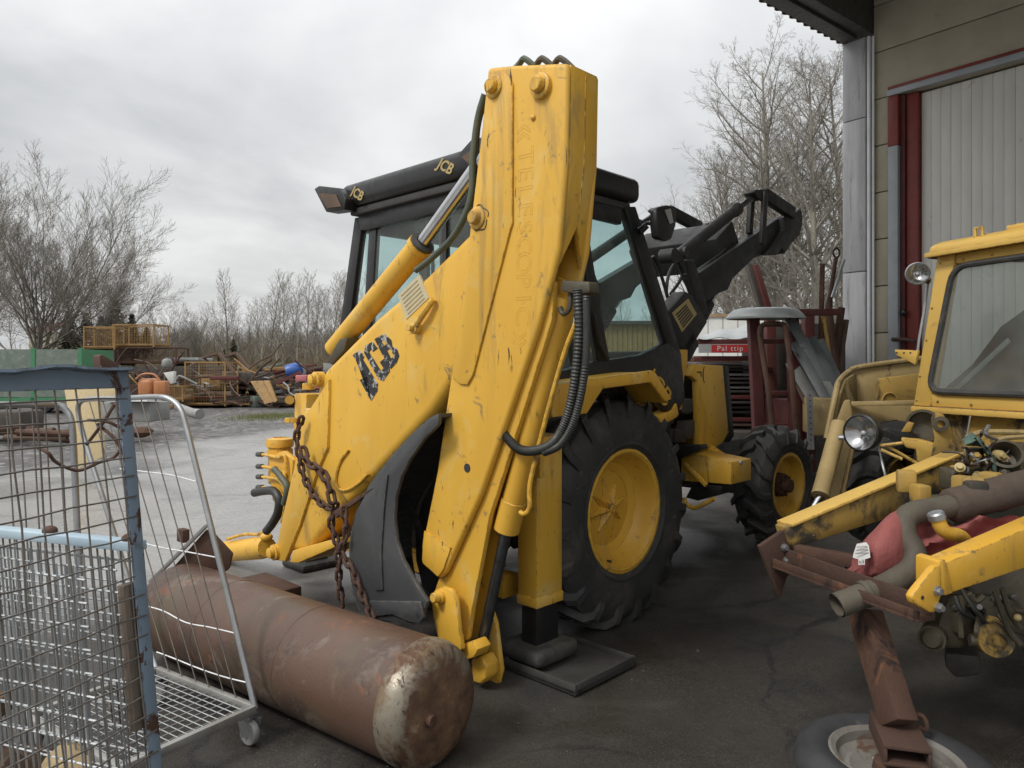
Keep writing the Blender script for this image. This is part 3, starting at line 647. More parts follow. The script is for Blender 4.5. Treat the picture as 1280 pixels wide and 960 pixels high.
# lamps and badges on the roof edge
lamp = part(MB().trace(J, 'y', -1.02, [(392, 236), (398, 232), (424, 235), (432, 248), (430, 262), (407, 265)], .10), 'work_lamp', 'black_paint', .01)
part(MB().trace(J, 'y', -1.026, [(397, 241), (420, 243), (426, 258), (409, 260)], .004), 'lens', 'scrap_brown', parent=lamp)
part(MB().cyl(J.on(430, 256, 'y', -.97), J.on(446, 262, 'y', -.90), .012, 8), 'lamp_bracket', 'black_paint')
part(MB().trace(J, 'y', -.985, [(572, 193), (588, 175), (640, 160), (640, 205), (592, 216)], .12), 'roof_lamp_housing', 'black_paint', .008)
part(MB().trace(J, 'y', -.99, [(577, 196), (590, 186), (602, 184), (602, 206), (592, 210)], .004), 'lamp_lens', 'scrap_brown')
for px, py in ((446, 242), (556, 208)):
    put_text('roof_badge', 'JCB', 'decal_gold', jcb, J.on(px, py, 'y', -.968), J.D(.88, 0, -.48), J.D(.48, 0, .88), .085, .0015, shear=.3, bold=.0022)
# ---- right fender, rear body
def fender():
    side = [(690, 482), (725, 476), (815, 463), (820, 466), (840, 499), (832, 502), (814, 478), (754, 486), (734, 517), (690, 522)]
    part(MB().trace(J, 'x', .97, side, -.03), 'fender_skirt', YEL, .006)
    # top plates of the fender, from the skirt in to the cab
    tp = [J.loc(J.on(x, y, 'x', .965)) for x, y in ((690, 482), (725, 477), (815, 464.5), (839, 499))]
    for a, b in zip(tp, tp[1:]):
        part(MB().prism([J.P(.942, a.y, a.z - .004), J.P(.942, b.y, b.z - .004), J.P(.70, b.y, b.z - .004), J.P(.70, a.y, a.z - .004)], J.D(0, 0, -.02)), 'fender_top', YEL)
    a = J.loc(J.on(690, 482, 'x', .97)); 
    part(MB().box(J, .56, .945, a.y - .06, a.y - .03, .98, 1.36), 'fender_rear', YEL, .008)
    part(MB().box(J, .42, .56, -.55, .70, .75, 1.35), 'inner_arch', YEL, .01)
    part(MB().box(J, -.97, -.56, -.62, .5, 1.36, 1.39), 'fender_top', YEL, .008)
    part(MB().box(J, -.97, -.94, -.62, .5, 1.2, 1.355), 'fender_skirt', YEL, .008)
    p = J.on(822, 484, 'x', .708)
    put_text('side_badge', 'JCB', 'jcb_yellow', jcb, p, J.D(0, .80, -.60), J.D(0, .60, .80), .20, .002, shear=.25)
fender()
# ---- stabiliser legs
def stab():
    YL = -.90; e = J.loc(J.on(671, 762, 'y', YL)); x1 = e.x; z0 = e.z
    leg = part(MB().box(J, x1 - .135, x1, YL, YL + .20, z0 + .005, 1.18), 'stabiliser_leg', YEL, .012)
    part(MB().box(J, x1 - .139, x1 + .004, YL - .004, YL + .204, z0, z0 + .055), 'leg_collar', YEL, .008, parent=leg)
    part(MB().box(J, x1 - .12, x1 - .015, YL + .015, YL + .185, .07, z0 + .004), 'inner_leg', 'black_paint', .008, parent=leg)
    m = MB().box(J, x1 - .22, x1 + .07, YL - .06, YL + .26, .045, .13); part(m, 'foot_pad', 'rubber', .035, seg=3, parent=leg)
    lx = J.loc(J.on(375, 520, 'y', -.72)).x; zt = J.loc(J.on(375, 492, 'y', -.72)).z
    leg = part(MB().box(J, lx - .09, lx + .09, -.72, -.50, .2, zt), 'stabiliser_leg', YEL, .012)
    part(MB().box(J, lx - .075, lx + .075, -.71, -.52, .05, .199), 'inner_leg', 'black_paint', .008, parent=leg)
    part(MB().box(J, lx - .16, lx + .16, -.79, -.43, .0, .06), 'foot_pad', 'rubber', .025, parent=leg)
    m = MB().cyl(J.on(362, 500, 'y', -.76), J.on(362, 500, 'y', -.70), .035, 12).cyl(J.on(386, 487, 'y', -.62), J.on(386, 487, 'y', -.62) + V((0, 0, .05)), .05, 12); part(m, 'leg_cap', YEL, parent=leg)
    part(MB().box(J, -.98, .62, -.86, -.74, .30, .42), 'rear_rail', YEL, .01)
    part(MB().box(J, -.98, .62, -.86, -.74, 1.00, 1.12), 'rear_rail', YEL, .01)
    part(MB().box(J, -.55, .5, -.80, -.72, .422, .998), 'rear_frame_plate', 'black_paint')
stab()
# ---- boom, dipper, bucket (they swing in a plane across the machine's back)
YB = -1.315
def boom():
    m = MB().trace(J, 'y', YB + .015, [(650, 225), (585, 290), (530, 345), (470, 396), (405, 462), (396, 480), (385, 560), (372, 640), (358, 692), (385, 690), (425, 641), (460, 603), (540, 516), (585, 445), (650, 380)], .25)
    b = part(m, 'boom', YEL, .05, seg=4, smooth_angle=50)
    part(MB().trace(J, 'y', YB - .002, [(411, 474), (377, 527), (367, 586), (351, 655), (343, 700), (356, 702), (375, 655), (397, 586), (409, 559)], .03), 'boom_gusset', YEL, .006, parent=b)
    part(MB().trace(J, 'y', YB + .21, [(411, 474), (377, 527), (367, 586), (351, 655), (343, 700), (356, 702), (375, 655), (397, 586), (409, 559)], .03), 'boom_gusset', YEL, .006, parent=b)
    part(MB().trace(J, 'y', YB - .01, [(366, 688), (426, 671), (428, 680), (372, 704), (362, 703)], .24), 'boom_foot', YEL, .006, parent=b)
    for px, py, rr in ((397, 474, .045), (345, 690, .05)):
        c = J.on(px, py, 'y', YB); m = MB().lathe(c + J.f * .03, -J.f, [(rr, 0), (rr, .05), (rr * .65, .055), (rr * .65, .08), (rr * .4, .085), (0, .085)], 18); part(m, 'pivot_pin', YEL, parent=b)
    # cast U rib at the foot
    m = MB().tube(spline([J.on(x, y, 'y', YB + .008) for x, y in ((436, 562), (424, 580), (420, 605), (430, 613), (446, 606), (460, 592))], 5), .008, 6); part(m, 'weld_rib', YEL, parent=b)
    # decals
    zz = Zc(300, 330, .328125)
    for pg in ([(428, 347), (457, 328), (473, 353), (468, 364), (525, 458), (523, 484), (499, 522), (456, 442), (484, 428), (492, 440), (440, 363)],
               [(472, 338), (478, 310), (504, 296), (524, 322), (506, 334), (500, 324), (491, 336), (537, 408), (546, 396), (532, 374), (549, 360), (569, 388), (570, 410), (545, 446), (527, 438)],
               [(512, 286), (548, 265), (576, 290), (580, 316), (597, 322), (606, 350), (596, 376), (574, 400), (540, 342)]):
        part(MB().trace(J, 'y', YB + .0125, zz(pg), .004), 'boom_badge', 'decal_black', parent=b)
    for pg in ([(541, 297), (551, 291), (560, 305), (549, 311)], [(562, 331), (573, 325), (585, 350), (576, 360)]):
        part(MB().trace(J, 'y', YB + .0115, zz(pg), .001), 'badge_gap', YEL, parent=b)
    pl = part(MB().trace(J, 'y', YB + .012, [(497, 369), (524, 343), (536, 372), (508, 399)], .01), 'data_plate', 'decal_pale', parent=b)
    lines = MB()
    for k in range(6):
        t = .12 + k * .15; a = J.on(497 + 11 * t, 369 + 30 * t, 'y', YB + .009); c = J.on(524 + 12 * t, 343 + 29 * t, 'y', YB + .009)
        d = c - a; lines.beam(a + d * .10, a + d * .86, .0008, .0035)
    part(lines, 'plate_text', 'decal_gold', parent=pl)
    # latch arm
    p, q = J.on(542, 374, 'y', YB - .005), J.on(518, 410, 'y', YB - .01)
    m = MB().tube(spline([p, (p + q) / 2 + J.D(.01, -.01, 0), q], 4), .016, 8); m.lathe(q + J.f * .03, -J.f, [(.03, 0), (.03, .04), (.016, .045), (.016, .07), (0, .07)], 14); part(m, 'latch_arm', YEL, parent=b)
    # boom ram on top
    y = YB + .13
    a, c, d = J.on(418, 437, 'y', y), J.on(527, 305, 'y', y), J.on(610, 190, 'y', y)
    ram = part(MB().tube([a, a.lerp(c, .96), a.lerp(c, .965), c], [.062, .062, .070, .070], 20), 'boom_ram', YEL)
    part(MB().lathe(c, d - c, [(.066, -.005), (.066, .012), (.04, .02)], 20), 'ram_gland', 'dark_steel', parent=ram)
    part(MB().cyl(c, d, .036, 16), 'ram_rod', 'chrome', parent=ram)
    part(MB().tube(spline([J.on(x, y_, 'y', YB + .02) for x, y_ in ((606, 118), (597, 150), (591, 200), (588, 250), (568, 294), (537, 325), (520, 338))], 5), .016, 10), 'boom_hose', 'hose_green', parent=ram)
    part(MB().tube(spline([J.on(x, y_, 'y', YB + .10) for x, y_ in ((604, 128), (596, 160), (593, 210), (590, 240))], 5), .018, 8), 'boom_hose', 'hose', parent=ram)
    part(MB().trace(J, 'y', YB + .05, [(408, 452), (424, 424), (434, 422), (430, 438), (414, 456)], .12), 'ram_bracket', 'grease', .006, parent=ram)
boom()
def dipper():
    out = [(609, 84), (640, 81), (709, 78), (707, 200), (698, 310), (690, 345), (672, 410), (640, 505), (600, 620), (557, 716), (548, 724), (525, 703), (527, 680), (545, 590), (561, 480), (577, 370), (591, 250)]
    W_ = .215; th = .03
    d = part(MB().trace(J, 'y', YB, out, th + .01), 'dipper_arm', YEL, .022, seg=4, smooth_angle=50)
    m = MB(); m.prism([J.on(x, y, 'y', YB) + J.f * (W_ - th) for x, y in out], J.f * th); part(m, 'dipper_cheek', YEL, .014, seg=3, parent=d, smooth_angle=50)
    # back plate with its V-shaped mouth
    A0, A1 = J.on(709, 78, 'y', YB), J.on(690, 345, 'y', YB)
    e = (A1 - A0); ap = J.on(722, 283, 'y', YB + W_ / 2)
    inn = -J.r * .0
    M1 = J.on(703, 205, 'y', YB); M1 = J.on(707, 200, 'y', YB)
    pts = [A0 + J.f * .024 + J.r * .0, M1 + J.f * .024 + J.r * .0, A0 + e * .985 + J.f * .024 + J.r * .0, ap + J.r * .0, A0 + e * .985 + J.f * (W_ - .015) + J.r * .0, M1 + J.f * (W_ - .015), A0 + J.f * (W_ - .015)]
    part(MB().prism(pts, -J.r * .025), 'back_plate', YEL, .003, parent=d)
    part(MB().tube([A0 + J.f * W_ * .55 + J.r * .001 - V((0, 0, .02)), M1 + J.f * W_ * .55 + J.r * .001, ap + V((0, 0, .02)) + J.r * .001], .0035, 6), 'weld_seam', YEL, parent=d)
    part(MB().prism([J.on(614, 86, 'y', YB) + J.f * .031, J.on(704, 81, 'y', YB) + J.f * .031, J.on(704, 81, 'y', YB) + J.f * (W_ - .031), J.on(614, 86, 'y', YB) + J.f * (W_ - .031)], V((0, 0, -.02))), 'top_plate', YEL, parent=d)
    # side doubler
    part(MB().trace(J, 'y', YB - .012, [(611, 90), (626, 88), (635, 93), (640, 104), (640, 278), (637, 287), (591, 468), (584, 481), (574, 480), (564, 470), (578, 371), (592, 251)], .0115), 'side_doubler', YEL, .004, parent=d)
    part(MB().trace(J, 'y', YB - .008, [(530, 663), (563, 685), (554, 712), (547, 721), (528, 704), (528, 682)], .0075), 'wear_pad', YEL, .003, parent=d)
    for px, py, rr in ((620, 110, .05), (678, 108, .054), (599, 273, .052)):
        c = J.on(px, py, 'y', YB); m = MB().lathe(c + J.f * .01, -J.f, [(rr, 0), (rr, .028), (rr * .9, .032), (rr * .62, .032), (rr * .6, .055), (rr * .5, .06), (0, .06)], 22); part(m, 'pivot_pin', YEL, parent=d)
    c = J.on(599, 273, 'y', YB - .0123); part(MB().tube([c + (J.r * math.cos(t) + V((0, 0, 1)) * math.sin(t)) * (.057 + .006 * math.sin(t * 5)) for t in [2 * math.pi * k / 26 for k in range(26) if k not in (9, 10, 16, 17)]], .0035, 5), 'chipped_paint', 'grease', parent=d)
    c = J.on(667, 147, 'y', YB); part(MB().ball(c, .014), 'stud', YEL, parent=d)
    c = J.on(584, 585, 'y', YB - .0008); part(MB().lathe(c, -J.f, [(.021, 0), (.021, .0015), (0, .0015)], 16), 'bolt_hole', 'ink', parent=d)
    # raised outline lettering reading down the arm
    a, b = J.on(657, 165, 'y', YB - .001), J.on(652, 425, 'y', YB - .001)
    ln = (b - a).length; ax = (b - a).normalized(); ay = -J.f.cross(ax).normalized()
    if ay.dot(J.r) < 0: ay = -ay
    for ch, ts in zip('\u00abTELESCOPIC\u00bb', [.0] + [.115 + .0855 * k for k in range(10)] + [1.0]):
        put_text('raised_letter', ch, YEL, d, a + (b - a) * ts, ax, ay, .125 if ch.isalpha() else .16, 0, outline=.0004)
    # hose knot on top
    for k in range(3):
        p = J.on(648 + 22 * k, 80, 'y', YB + .08); m = MB().tube(spline([p + J.D(-.05, 0, -.03), p + J.D(-.01, .02, .012), p + J.D(.04, .0, .012), p + J.D(.09, .02, -.04)], 4), .014, 7); part(m, 'top_hose', 'hose_green' if k == 0 else 'grease', parent=d)
    # inner telescoping section
    inn = [(650, 330), (692, 352), (690, 400), (652, 520), (612, 645), (590, 760), (584, 800), (560, 812), (545, 790), (541, 745), (556, 700), (600, 560)]
    s = part(MB().trace(J, 'y', YB + .036, inn, .03), 'inner_dipper', YEL, .006)
    m = MB(); m.prism([J.on(x, y, 'y', YB + .036) + J.f * .115 for x, y in inn], J.f * .03); part(m, 'inner_cheek', YEL, .006, parent=s)
    m = MB(); m.prism([J.on(x, y, 'y', YB + .036) + J.f * .0305 for x, y in ((640, 470), (628, 510), (566, 790), (552, 790), (560, 700), (600, 560))], J.f * .084); part(m, 'inner_web', YEL, parent=s)
    # crowd ram with pipe, rod, hose
    y = YB + .12
    a, c, e_ = J.on(706, 372, 'y', y), J.on(633, 663, 'y', y), J.on(598, 828, 'y', y)
    r1 = a.lerp(c, .86)
    ram = part(MB().tube([a, r1, r1.lerp(c, .03), r1.lerp(c, .98), c], [.054, .055, .061, .061, .05], 22), 'bucket_ram', YEL)
    part(MB().cyl(c, e_, .027, 16), 'ram_rod', 'rod_steel', parent=ram)
    part(MB().tube(spline([J.on(x, y_, 'y', y - .06) for x, y_ in ((722, 400), (706, 440), (686, 510), (668, 580), (662, 610), (662, 634), (656, 642), (650, 640))], 5), .011, 8), 'ram_pipe', YEL, parent=ram)
    def ribbed(pts, r, name, mat):
        ps = spline([J.on(x, y_, 'y', y - .09) for x, y_ in pts], 26); part(MB().tube(ps, [r if i % 2 else r * .86 for i in range(len(ps))], 10), name, mat, parent=ram)
    ribbed(((722, 362), (724, 420), (718, 480), (708, 525), (692, 553), (670, 563), (648, 561), (630, 542)), .022, 'ribbed_hose', 'hose')
    ribbed(((733, 370), (733, 440), (727, 490), (716, 530), (700, 556), (680, 566)), .017, 'ribbed_hose', 'hose')
    m = MB().trace(J, 'y', y - .09, [(702, 350), (736, 352), (737, 366), (724, 368), (700, 364)], .07); part(m, 'hose_manifold', 'grease', .008, parent=ram)
    m = MB().tube(spline([J.on(x, y_, 'y', y - .06) for x, y_ in ((713, 366), (712, 385), (704, 392), (700, 384))], 4), .012, 8); part(m, 'manifold_elbow', 'grease', parent=ram)
    # bucket linkage
    for off in (-.04, .17):
        l = part(MB().trace(J, 'y', YB + off, [(539, 748), (543, 738), (553, 733), (564, 737), (570, 750), (572, 775), (577, 812), (562, 818), (548, 800), (541, 770)], .026), 'tipping_link', YEL, .006)
    c = J.on(551, 745, 'y', YB - .04); part(MB().lathe(c + J.f * .005, -J.f, [(.035, 0), (.033, .02), (.024, .022), (.024, .05), (.02, .055), (0, .055)], 16), 'pivot_pin', YEL, parent=l)
    part(MB().trace(J, 'y', YB + .0, [(576, 806), (590, 801), (597, 812), (592, 822), (580, 826)], .09), 'link_block', YEL, .008)
    l = part(MB().trace(J, 'y', YB + .20, [(598, 770), (612, 758), (619, 780), (626, 838), (622, 856), (610, 862), (597, 858), (592, 830)], .03), 'bucket_link', YEL, .008)
    part(MB().trace(J, 'y', YB + .075, [(588, 824), (600, 820), (607, 832), (607, 848), (600, 856), (590, 852)], .09), 'rod_yoke', YEL, .012)
    c = J.on(613, 838, 'y', YB + .20); part(MB().lathe(c + J.f * .01, -J.f, [(.026, 0), (.026, .02), (.012, .022), (.012, .03), (0, .03)], 14), 'yoke_pin', YEL, parent=l)
dipper()
def bucket():
    z3 = Zc(420, 580, .328125)
    outer = [(548, 517), (535, 524), (512, 545), (488, 572), (462, 606), (445, 640), (437, 680), (438, 720), (446, 757), (462, 773), (490, 778)]
    inner = [(534, 752), (527, 742), (515, 722), (503, 700), (495, 676), (492, 648), (494, 622), (501, 596), (512, 574), (530, 548), (547, 532)]
    y0 = YB - .11; wd = .46
    b = part(MB().trace(J, 'y', y0, outer + [(520, 780), (528, 774), (530, 762)] + inner, .025), 'bucket', 'bucket_black', .008)
    m = MB(); m.prism([J.on(x, y, 'y', y0) + J.f * (wd - .025) for x, y in outer + [(520, 780), (528, 774), (530, 762)] + inner], J.f * .025); part(m, 'bucket_side', 'bucket_black', .006, parent=b)
    sh = spline([J.on(x, y, 'y', y0 + .026) for x, y in outer], 4); n = len(sh); c = J.on(520, 660, 'y', y0 + .026)
    m = MB()
    for i in range(n - 1):
        a, q = sh[i], sh[i + 1]; a2, q2 = a + (c - a).normalized() * .018, q + (c - q).normalized() * .018
        m.prism([a, q, q2, a2], J.f * (wd - .052))
    part(m, 'bucket_shell', 'bucket_black', parent=b, smooth_angle=50)
    # folded side-cutter strip with a bolt hole, and stiffening rib
    part(MB().trace(J, 'y', y0 - .014, [(461, 751), (525, 752), (529, 772), (523, 780), (508, 776), (490, 768), (470, 770), (462, 764)], .0135), 'side_cutter', 'bucket_black', .003, parent=b)
    c = J.on(522, 769, 'y', y0 - .0145); part(MB().lathe(c, -J.f, [(.012, 0), (.012, .002), (0, .002)], 10), 'bolt_hole', 'ink', parent=b)
    part(MB().trace(J, 'y', y0 - .01, [(484, 593), (477, 600), (470, 625), (466, 690), (468, 738), (478, 738), (476, 690), (480, 630)], .0095), 'side_rib', 'bucket_black', .003, parent=b)
    part(MB().beam(J.on(505, 618, 'y', y0 + .2), J.on(545, 708, 'y', y0 + .2), .03, .03), 'bucket_brace', 'black_paint', parent=b)
bucket()
def slew():
    # kingpost, slew ram, valve stack, pipes and hoses at the far end of the back frame
    kx = J.loc(J.on(385, 600, 'y', -1.05)).x
    part(MB().box(J, kx - .10, kx + .12, -1.06, -.862, .28, 1.25), 'kingpost', YEL, .03)
    a, c = J.on(277, 690, 'y', -1.02), J.on(334, 684, 'y', -1.10)
    ram = part(MB().tube([a, a.lerp(c, .06), a.lerp(c, .9), c], [.07, .078, .08, .066], 20), 'slew_ram', YEL)
    m = MB().tube(spline([J.on(x, y, 'y', -1.1) for x, y in ((284, 674), (305, 668), (322, 668), (331, 664))], 4), .012, 8); m.ball(J.on(333, 671, 'y', -1.1), .045, sc=(1, .8, .7)); part(m, 'ram_port', YEL, parent=ram)
    c = J.on(350, 560, 'y', -1.02)
    m = MB().lathe(c + V((0, 0, -.06)), (0, 0, 1), [(.088, 0), (.088, .05), (.078, .055), (.078, .065), (.092, .07), (.095, .10), (.09, .125), (.05, .135), (.05, .12), (0, .12)], 24); st = part(m, 'slew_post_cap', YEL)
    part(MB().lathe(c + V((0, 0, -.25)), (0, 0, 1), [(.0, 0), (.085, 0), (.085, .188), (0, .188)], 6), 'slew_post', YEL, .006, parent=st)
    part(MB().box(J, kx - .30, kx - .10, -1.04, -.87, .45, .80), 'valve_block', YEL, .02)
    part(MB().trace(J, 'y', -1.12, [(335, 570), (352, 564), (366, 575), (364, 610), (352, 640), (340, 625)], .05), 'valve_face', YEL, .01)
    for i, (y0, dy) in enumerate(((568, 2), (583, 10), (596, 16), (609, 22))):
        m = MB().tube(spline([J.on(x, y, 'y', -1.14) for x, y in ((326, y0), (334, y0 + 1), (348, y0 + 4), (356, y0 + dy), (358 - 2 * i, y0 + dy + 22))], 4), .011, 8); part(m, 'valve_pipe', YEL)
        m = MB().cyl(J.on(322, y0, 'y', -1.14), J.on(328, y0, 'y', -1.14), .018, 8); part(m, 'pipe_nut', 'dark_steel')
    part(MB().tube(spline([J.on(x, y, 'y', -1.16) for x, y in ((318, 616), (328, 614), (342, 614), (349, 625), (347, 642), (340, 655), (333, 664))], 5), .03, 10), 'slew_hose', 'hose')
    part(MB().tube(spline([J.on(x, y, 'y', -1.16) for x, y in ((343, 586), (352, 597), (359, 610), (355, 630))], 5), .022, 10), 'slew_hose', 'hose_green')
    part(MB().trace(J, 'y', -1.0, [(366, 528), (378, 518), (392, 522), (388, 540), (368, 545)], .1), 'hose_clamp', YEL, .012)
    m = MB(); m.lathe(J.on(367, 528, 'y', -1.05), (0, 0, 1), [(.06, 0), (.06, .03), (.035, .03), (.035, 0)], 18, close=True); part(m, 'pin_eye', YEL)
slew()
# ---- loader arms, front end
def loader():
    z5 = Zc(790, 230, .171875); X = .45
    def both(f_, name, mat, bevel=0, sub=None):
        objs = []
        for s in (0, -.95):
            m = f_(); m.v = [v + J.r * s for v in m.v]; objs.append(part(m, name, mat, bevel))
        return objs
    arm = z5([(425, 650), (500, 640), (1085, 235), (1130, 255), (1115, 335), (1050, 440), (960, 512), (890, 540), (735, 690), (700, 770), (640, 792), (560, 850), (520, 870), (470, 745)])
    both(lambda: MB().trace(J, 'x', X, arm, -.10), 'loader_arm', 'loader_black', .012)
    both(lambda: MB().trace(J, 'x', X + .03, z5([(395, 555), (455, 550), (520, 760), (560, 945), (500, 955), (455, 800)]), -.03), 'tower_plate', 'loader_black', .006)
    pt = lambda x, y, c=X: J.on(790 + .171875 * x, 230 + .171875 * y, 'x', c)
    c1 = .50
    both(lambda: MB().tube([pt(330, 525, c1), pt(735, 205, c1), pt(745, 196, c1), pt(765, 180, c1)], [.045, .045, .055, .055], 14), 'tilt_ram', 'loader_black')
    both(lambda: MB().cyl(pt(765, 180, c1), pt(920, 65, c1), .024, 12), 'ram_rod', 'rod_steel')
    both(lambda: MB().beam(pt(955, 75, c1), pt(1165, 215, c1), .07, .11), 'tilt_link', 'loader_black', .01)
    both(lambda: MB().beam(pt(968, 60, c1 + .05), pt(945, 440, c1 + .05), .03, .075), 'tilt_lever', 'loader_black', .006)
    both(lambda: MB().beam(pt(872, 55, .38), pt(852, 365, .38), .04, .07), 'tilt_lever', 'loader_black', .006)
    both(lambda: MB().trace(J, 'x', c1 + .05, z5([(885, 60), (905, 40), (985, 35), (995, 70), (985, 105), (935, 120)]), -.10), 'tilt_pivot', 'loader_black', .01)
    both(lambda: MB().lathe(pt(315, 520, c1 + .05), -J.r, [(0, 0), (.055, 0), (.055, .11), (0, .11)], 16), 'ram_pivot', 'loader_black')
    both(lambda: MB().lathe(pt(405, 500, c1 + .05), -J.r, [(0, 0), (.045, 0), (.045, .11), (0, .11)], 16), 'ram_pivot', 'loader_black')
    hitch = z5([(1105, 245), (1180, 215), (1228, 178), (1243, 235), (1240, 290), (1225, 365), (1165, 430), (1112, 508), (1092, 462), (1060, 515), (985, 515), (1045, 440), (1110, 335)])
    both(lambda: MB().trace(J, 'x', X + .05, hitch, -.07), 'hitch_plate', 'loader_black', .008)
    a = pt(1165, 380, X); part(MB().cyl(a, a - J.r * .95, .05, 14), 'hitch_tube', 'loader_black')
    a = pt(760, 440, X); part(MB().beam(a - J.r * .06, a - J.r * .93, .30, .34, up=(J.D(0, .8, .55))), 'cross_tube', 'loader_black', .02)
    part(MB().tube([pt(490, 628, X - .05), pt(655, 498, X - .05), pt(675, 470, X - .05)], .012, 8), 'level_rod', 'rod_steel')
    # lift ram from frame to arm
    both(lambda: MB().tube([pt(420, 1120, .40), pt(520, 940, .40), pt(560, 870, .40)], [.05, .05, .045], 14), 'lift_ram', 'loader_black')
    both(lambda: MB().cyl(pt(560, 870, .40), pt(625, 760, .40), .024, 12), 'ram_rod', 'chrome')
    # hoses
    for k, pts in enumerate((((395, 560), (330, 560), (270, 650), (250, 780), (270, 840)), ((330, 560), (360, 640), (350, 700), (280, 800)), ((150, 525), (190, 600), (230, 720), (260, 830)))):
        part(MB().tube(spline([pt(x, y, .40) for x, y in pts], 5), .013, 7), 'loader_hose', 'hose')
    # bonnet, decal, tower
    part(MB().box(J, -.42, .38, .78, 1.72, .93, 1.56), 'bonnet', 'black_paint', .05, seg=3)
    z6 = Zc(720, 380, .171875)
    part(MB().trace(J, 'x', .56, z6([(640, 90), (800, -95), (850, -60), (920, 60), (960, 130), (820, 350), (760, 350), (700, 250)]), -.12), 'loader_tower', 'loader_black', .012)
    dc = part(MB().trace(J, 'x', .564, z6([(700, 66), (818, -38), (880, 72), (772, 205)]), -.006), 'warning_plate', 'decal_gold')
    ln = MB()
    for k in range(6):
        t = (k + .5) / 6; a = J.on(720 + .1719 * (716 + 58 * t), 380 + .1719 * (78 + 108 * t), 'x', .5655); b = J.on(720 + .1719 * (808 + 54 * t), 380 + .1719 * (-10 + 86 * t), 'x', .5655)
        ln.beam(a.lerp(b, .08), a.lerp(b, .9), .004, .012)
    part(ln, 'plate_text', 'scrap_dark', parent=dc)
    m = MB(); m.trace(J, 'x', .56, z6([(790, 300), (850, 200), (900, 290), (830, 420), (800, 400)]), -.1); part(m, 'tower_foot', 'loader_black', .01)
    # mirror
    hs = part(MB().trace(J, 'x', .86, z5([(178, 190), (200, 165), (250, 152), (318, 158), (328, 200), (322, 300), (290, 402), (255, 415), (215, 405), (188, 385), (175, 290)]), -.05), 'mirror', 'black_paint', .012)
    part(MB().trace(J, 'x', .866, z5([(238, 190), (282, 178), (303, 280), (275, 292)]), -.004), 'mirror_glass', 'chrome', parent=hs)
    part(MB().tube([pt(40, 330, .70), pt(110, 285, .74), pt(190, 290, .84)], .013, 8).tube([pt(60, 350, .70), pt(110, 300, .74)], .02, 8), 'mirror_bracket', 'black_paint', parent=hs)
    # yellow uprights, front guard, side tank, steps
    part(MB().trace(J, 'x', .66, [(845, 437), (860, 437), (860, 468), (856, 470), (853, 512), (846, 514)], -.10), 'tower_post', YEL, .008)
    part(MB().trace(J, 'x', .72, [(846, 504), (849, 518), (846, 522), (826, 533), (823, 521), (841, 513)], -.12), 'step_bracket', YEL, .006)
    g = part(MB().trace(J, 'x', .60, [(868, 455), (904, 457), (911, 540), (905, 552), (893, 561), (874, 556), (872, 476), (864, 470)], -.05), 'front_guard', YEL, .008)
    part(MB().trace(J, 'x', .58, [(905, 457), (911, 458), (918, 545), (912, 553), (906, 551), (912, 540)], -.30), 'guard_edge', 'black_paint', .006, parent=g)
    put_text('guard_mark', '\u00ac(', 'ink', g, J.on(876, 467, 'x', .602), J.D(0, 1, 0), J.D(0, 0, 1), .13, .001)
    part(MB().box(J, -.35, .46, .85, 1.7, .70, .925), 'engine_block', 'engine', .03)
    for k in range(9):
        rnd = random.Random(k); p = J.P(.50 + rnd.random() * .05, .82 + rnd.random() * .35, .85 + rnd.random() * .5)
        part(MB().box(Fr(p, 44 + rnd.uniform(-20, 20)), -.05, .05, -.06, .06, -.05, .05), 'engine_part', 'engine', .015)
    cn = J.loc(J.on(914, 606, 'x', .93)); yy = cn.y
    face = [(851, 601), (914, 606), (914, 578), (862, 567), (851, 572)]
    tk = part(MB().trace(J, 'y', yy, face, .30), 'side_tank', YEL, .008)
    part(MB().trace(J, 'y', yy + .31, [(846, 560), (846, 546), (870, 545), (915, 575), (914, 585)], .04), 'tank_flap', YEL, .005)
    bolt = J.P(.931, yy + .13, cn.z + .14); part(MB().lathe(bolt, J.r, [(.016, 0), (.016, .012), (0, .012)], 6), 'tank_bolt', 'galv', parent=tk)
    part(MB().trace(J, 'y', yy - .12, [(840, 558), (875, 556), (876, 562), (852, 573), (842, 566)], .10), 'step', 'black_paint', .004)
    part(MB().beam(J.on(854, 577, 'y', yy - .03), J.on(883, 607, 'y', yy - .06), .02, .03), 'step_bar', YEL, .004)
    part(MB().trace(J, 'y', yy - .02, [(857, 622), (866, 605), (903, 608), (900, 618), (872, 626)], .22), 'step', 'black_paint', .004)
    part(MB().tube(spline([J.on(x, y, 'y', yy - .10) for x, y in ((855, 622), (858, 630), (868, 635), (882, 629), (893, 623))], 4), .016, 8), 'step_hoop', YEL)
loader()
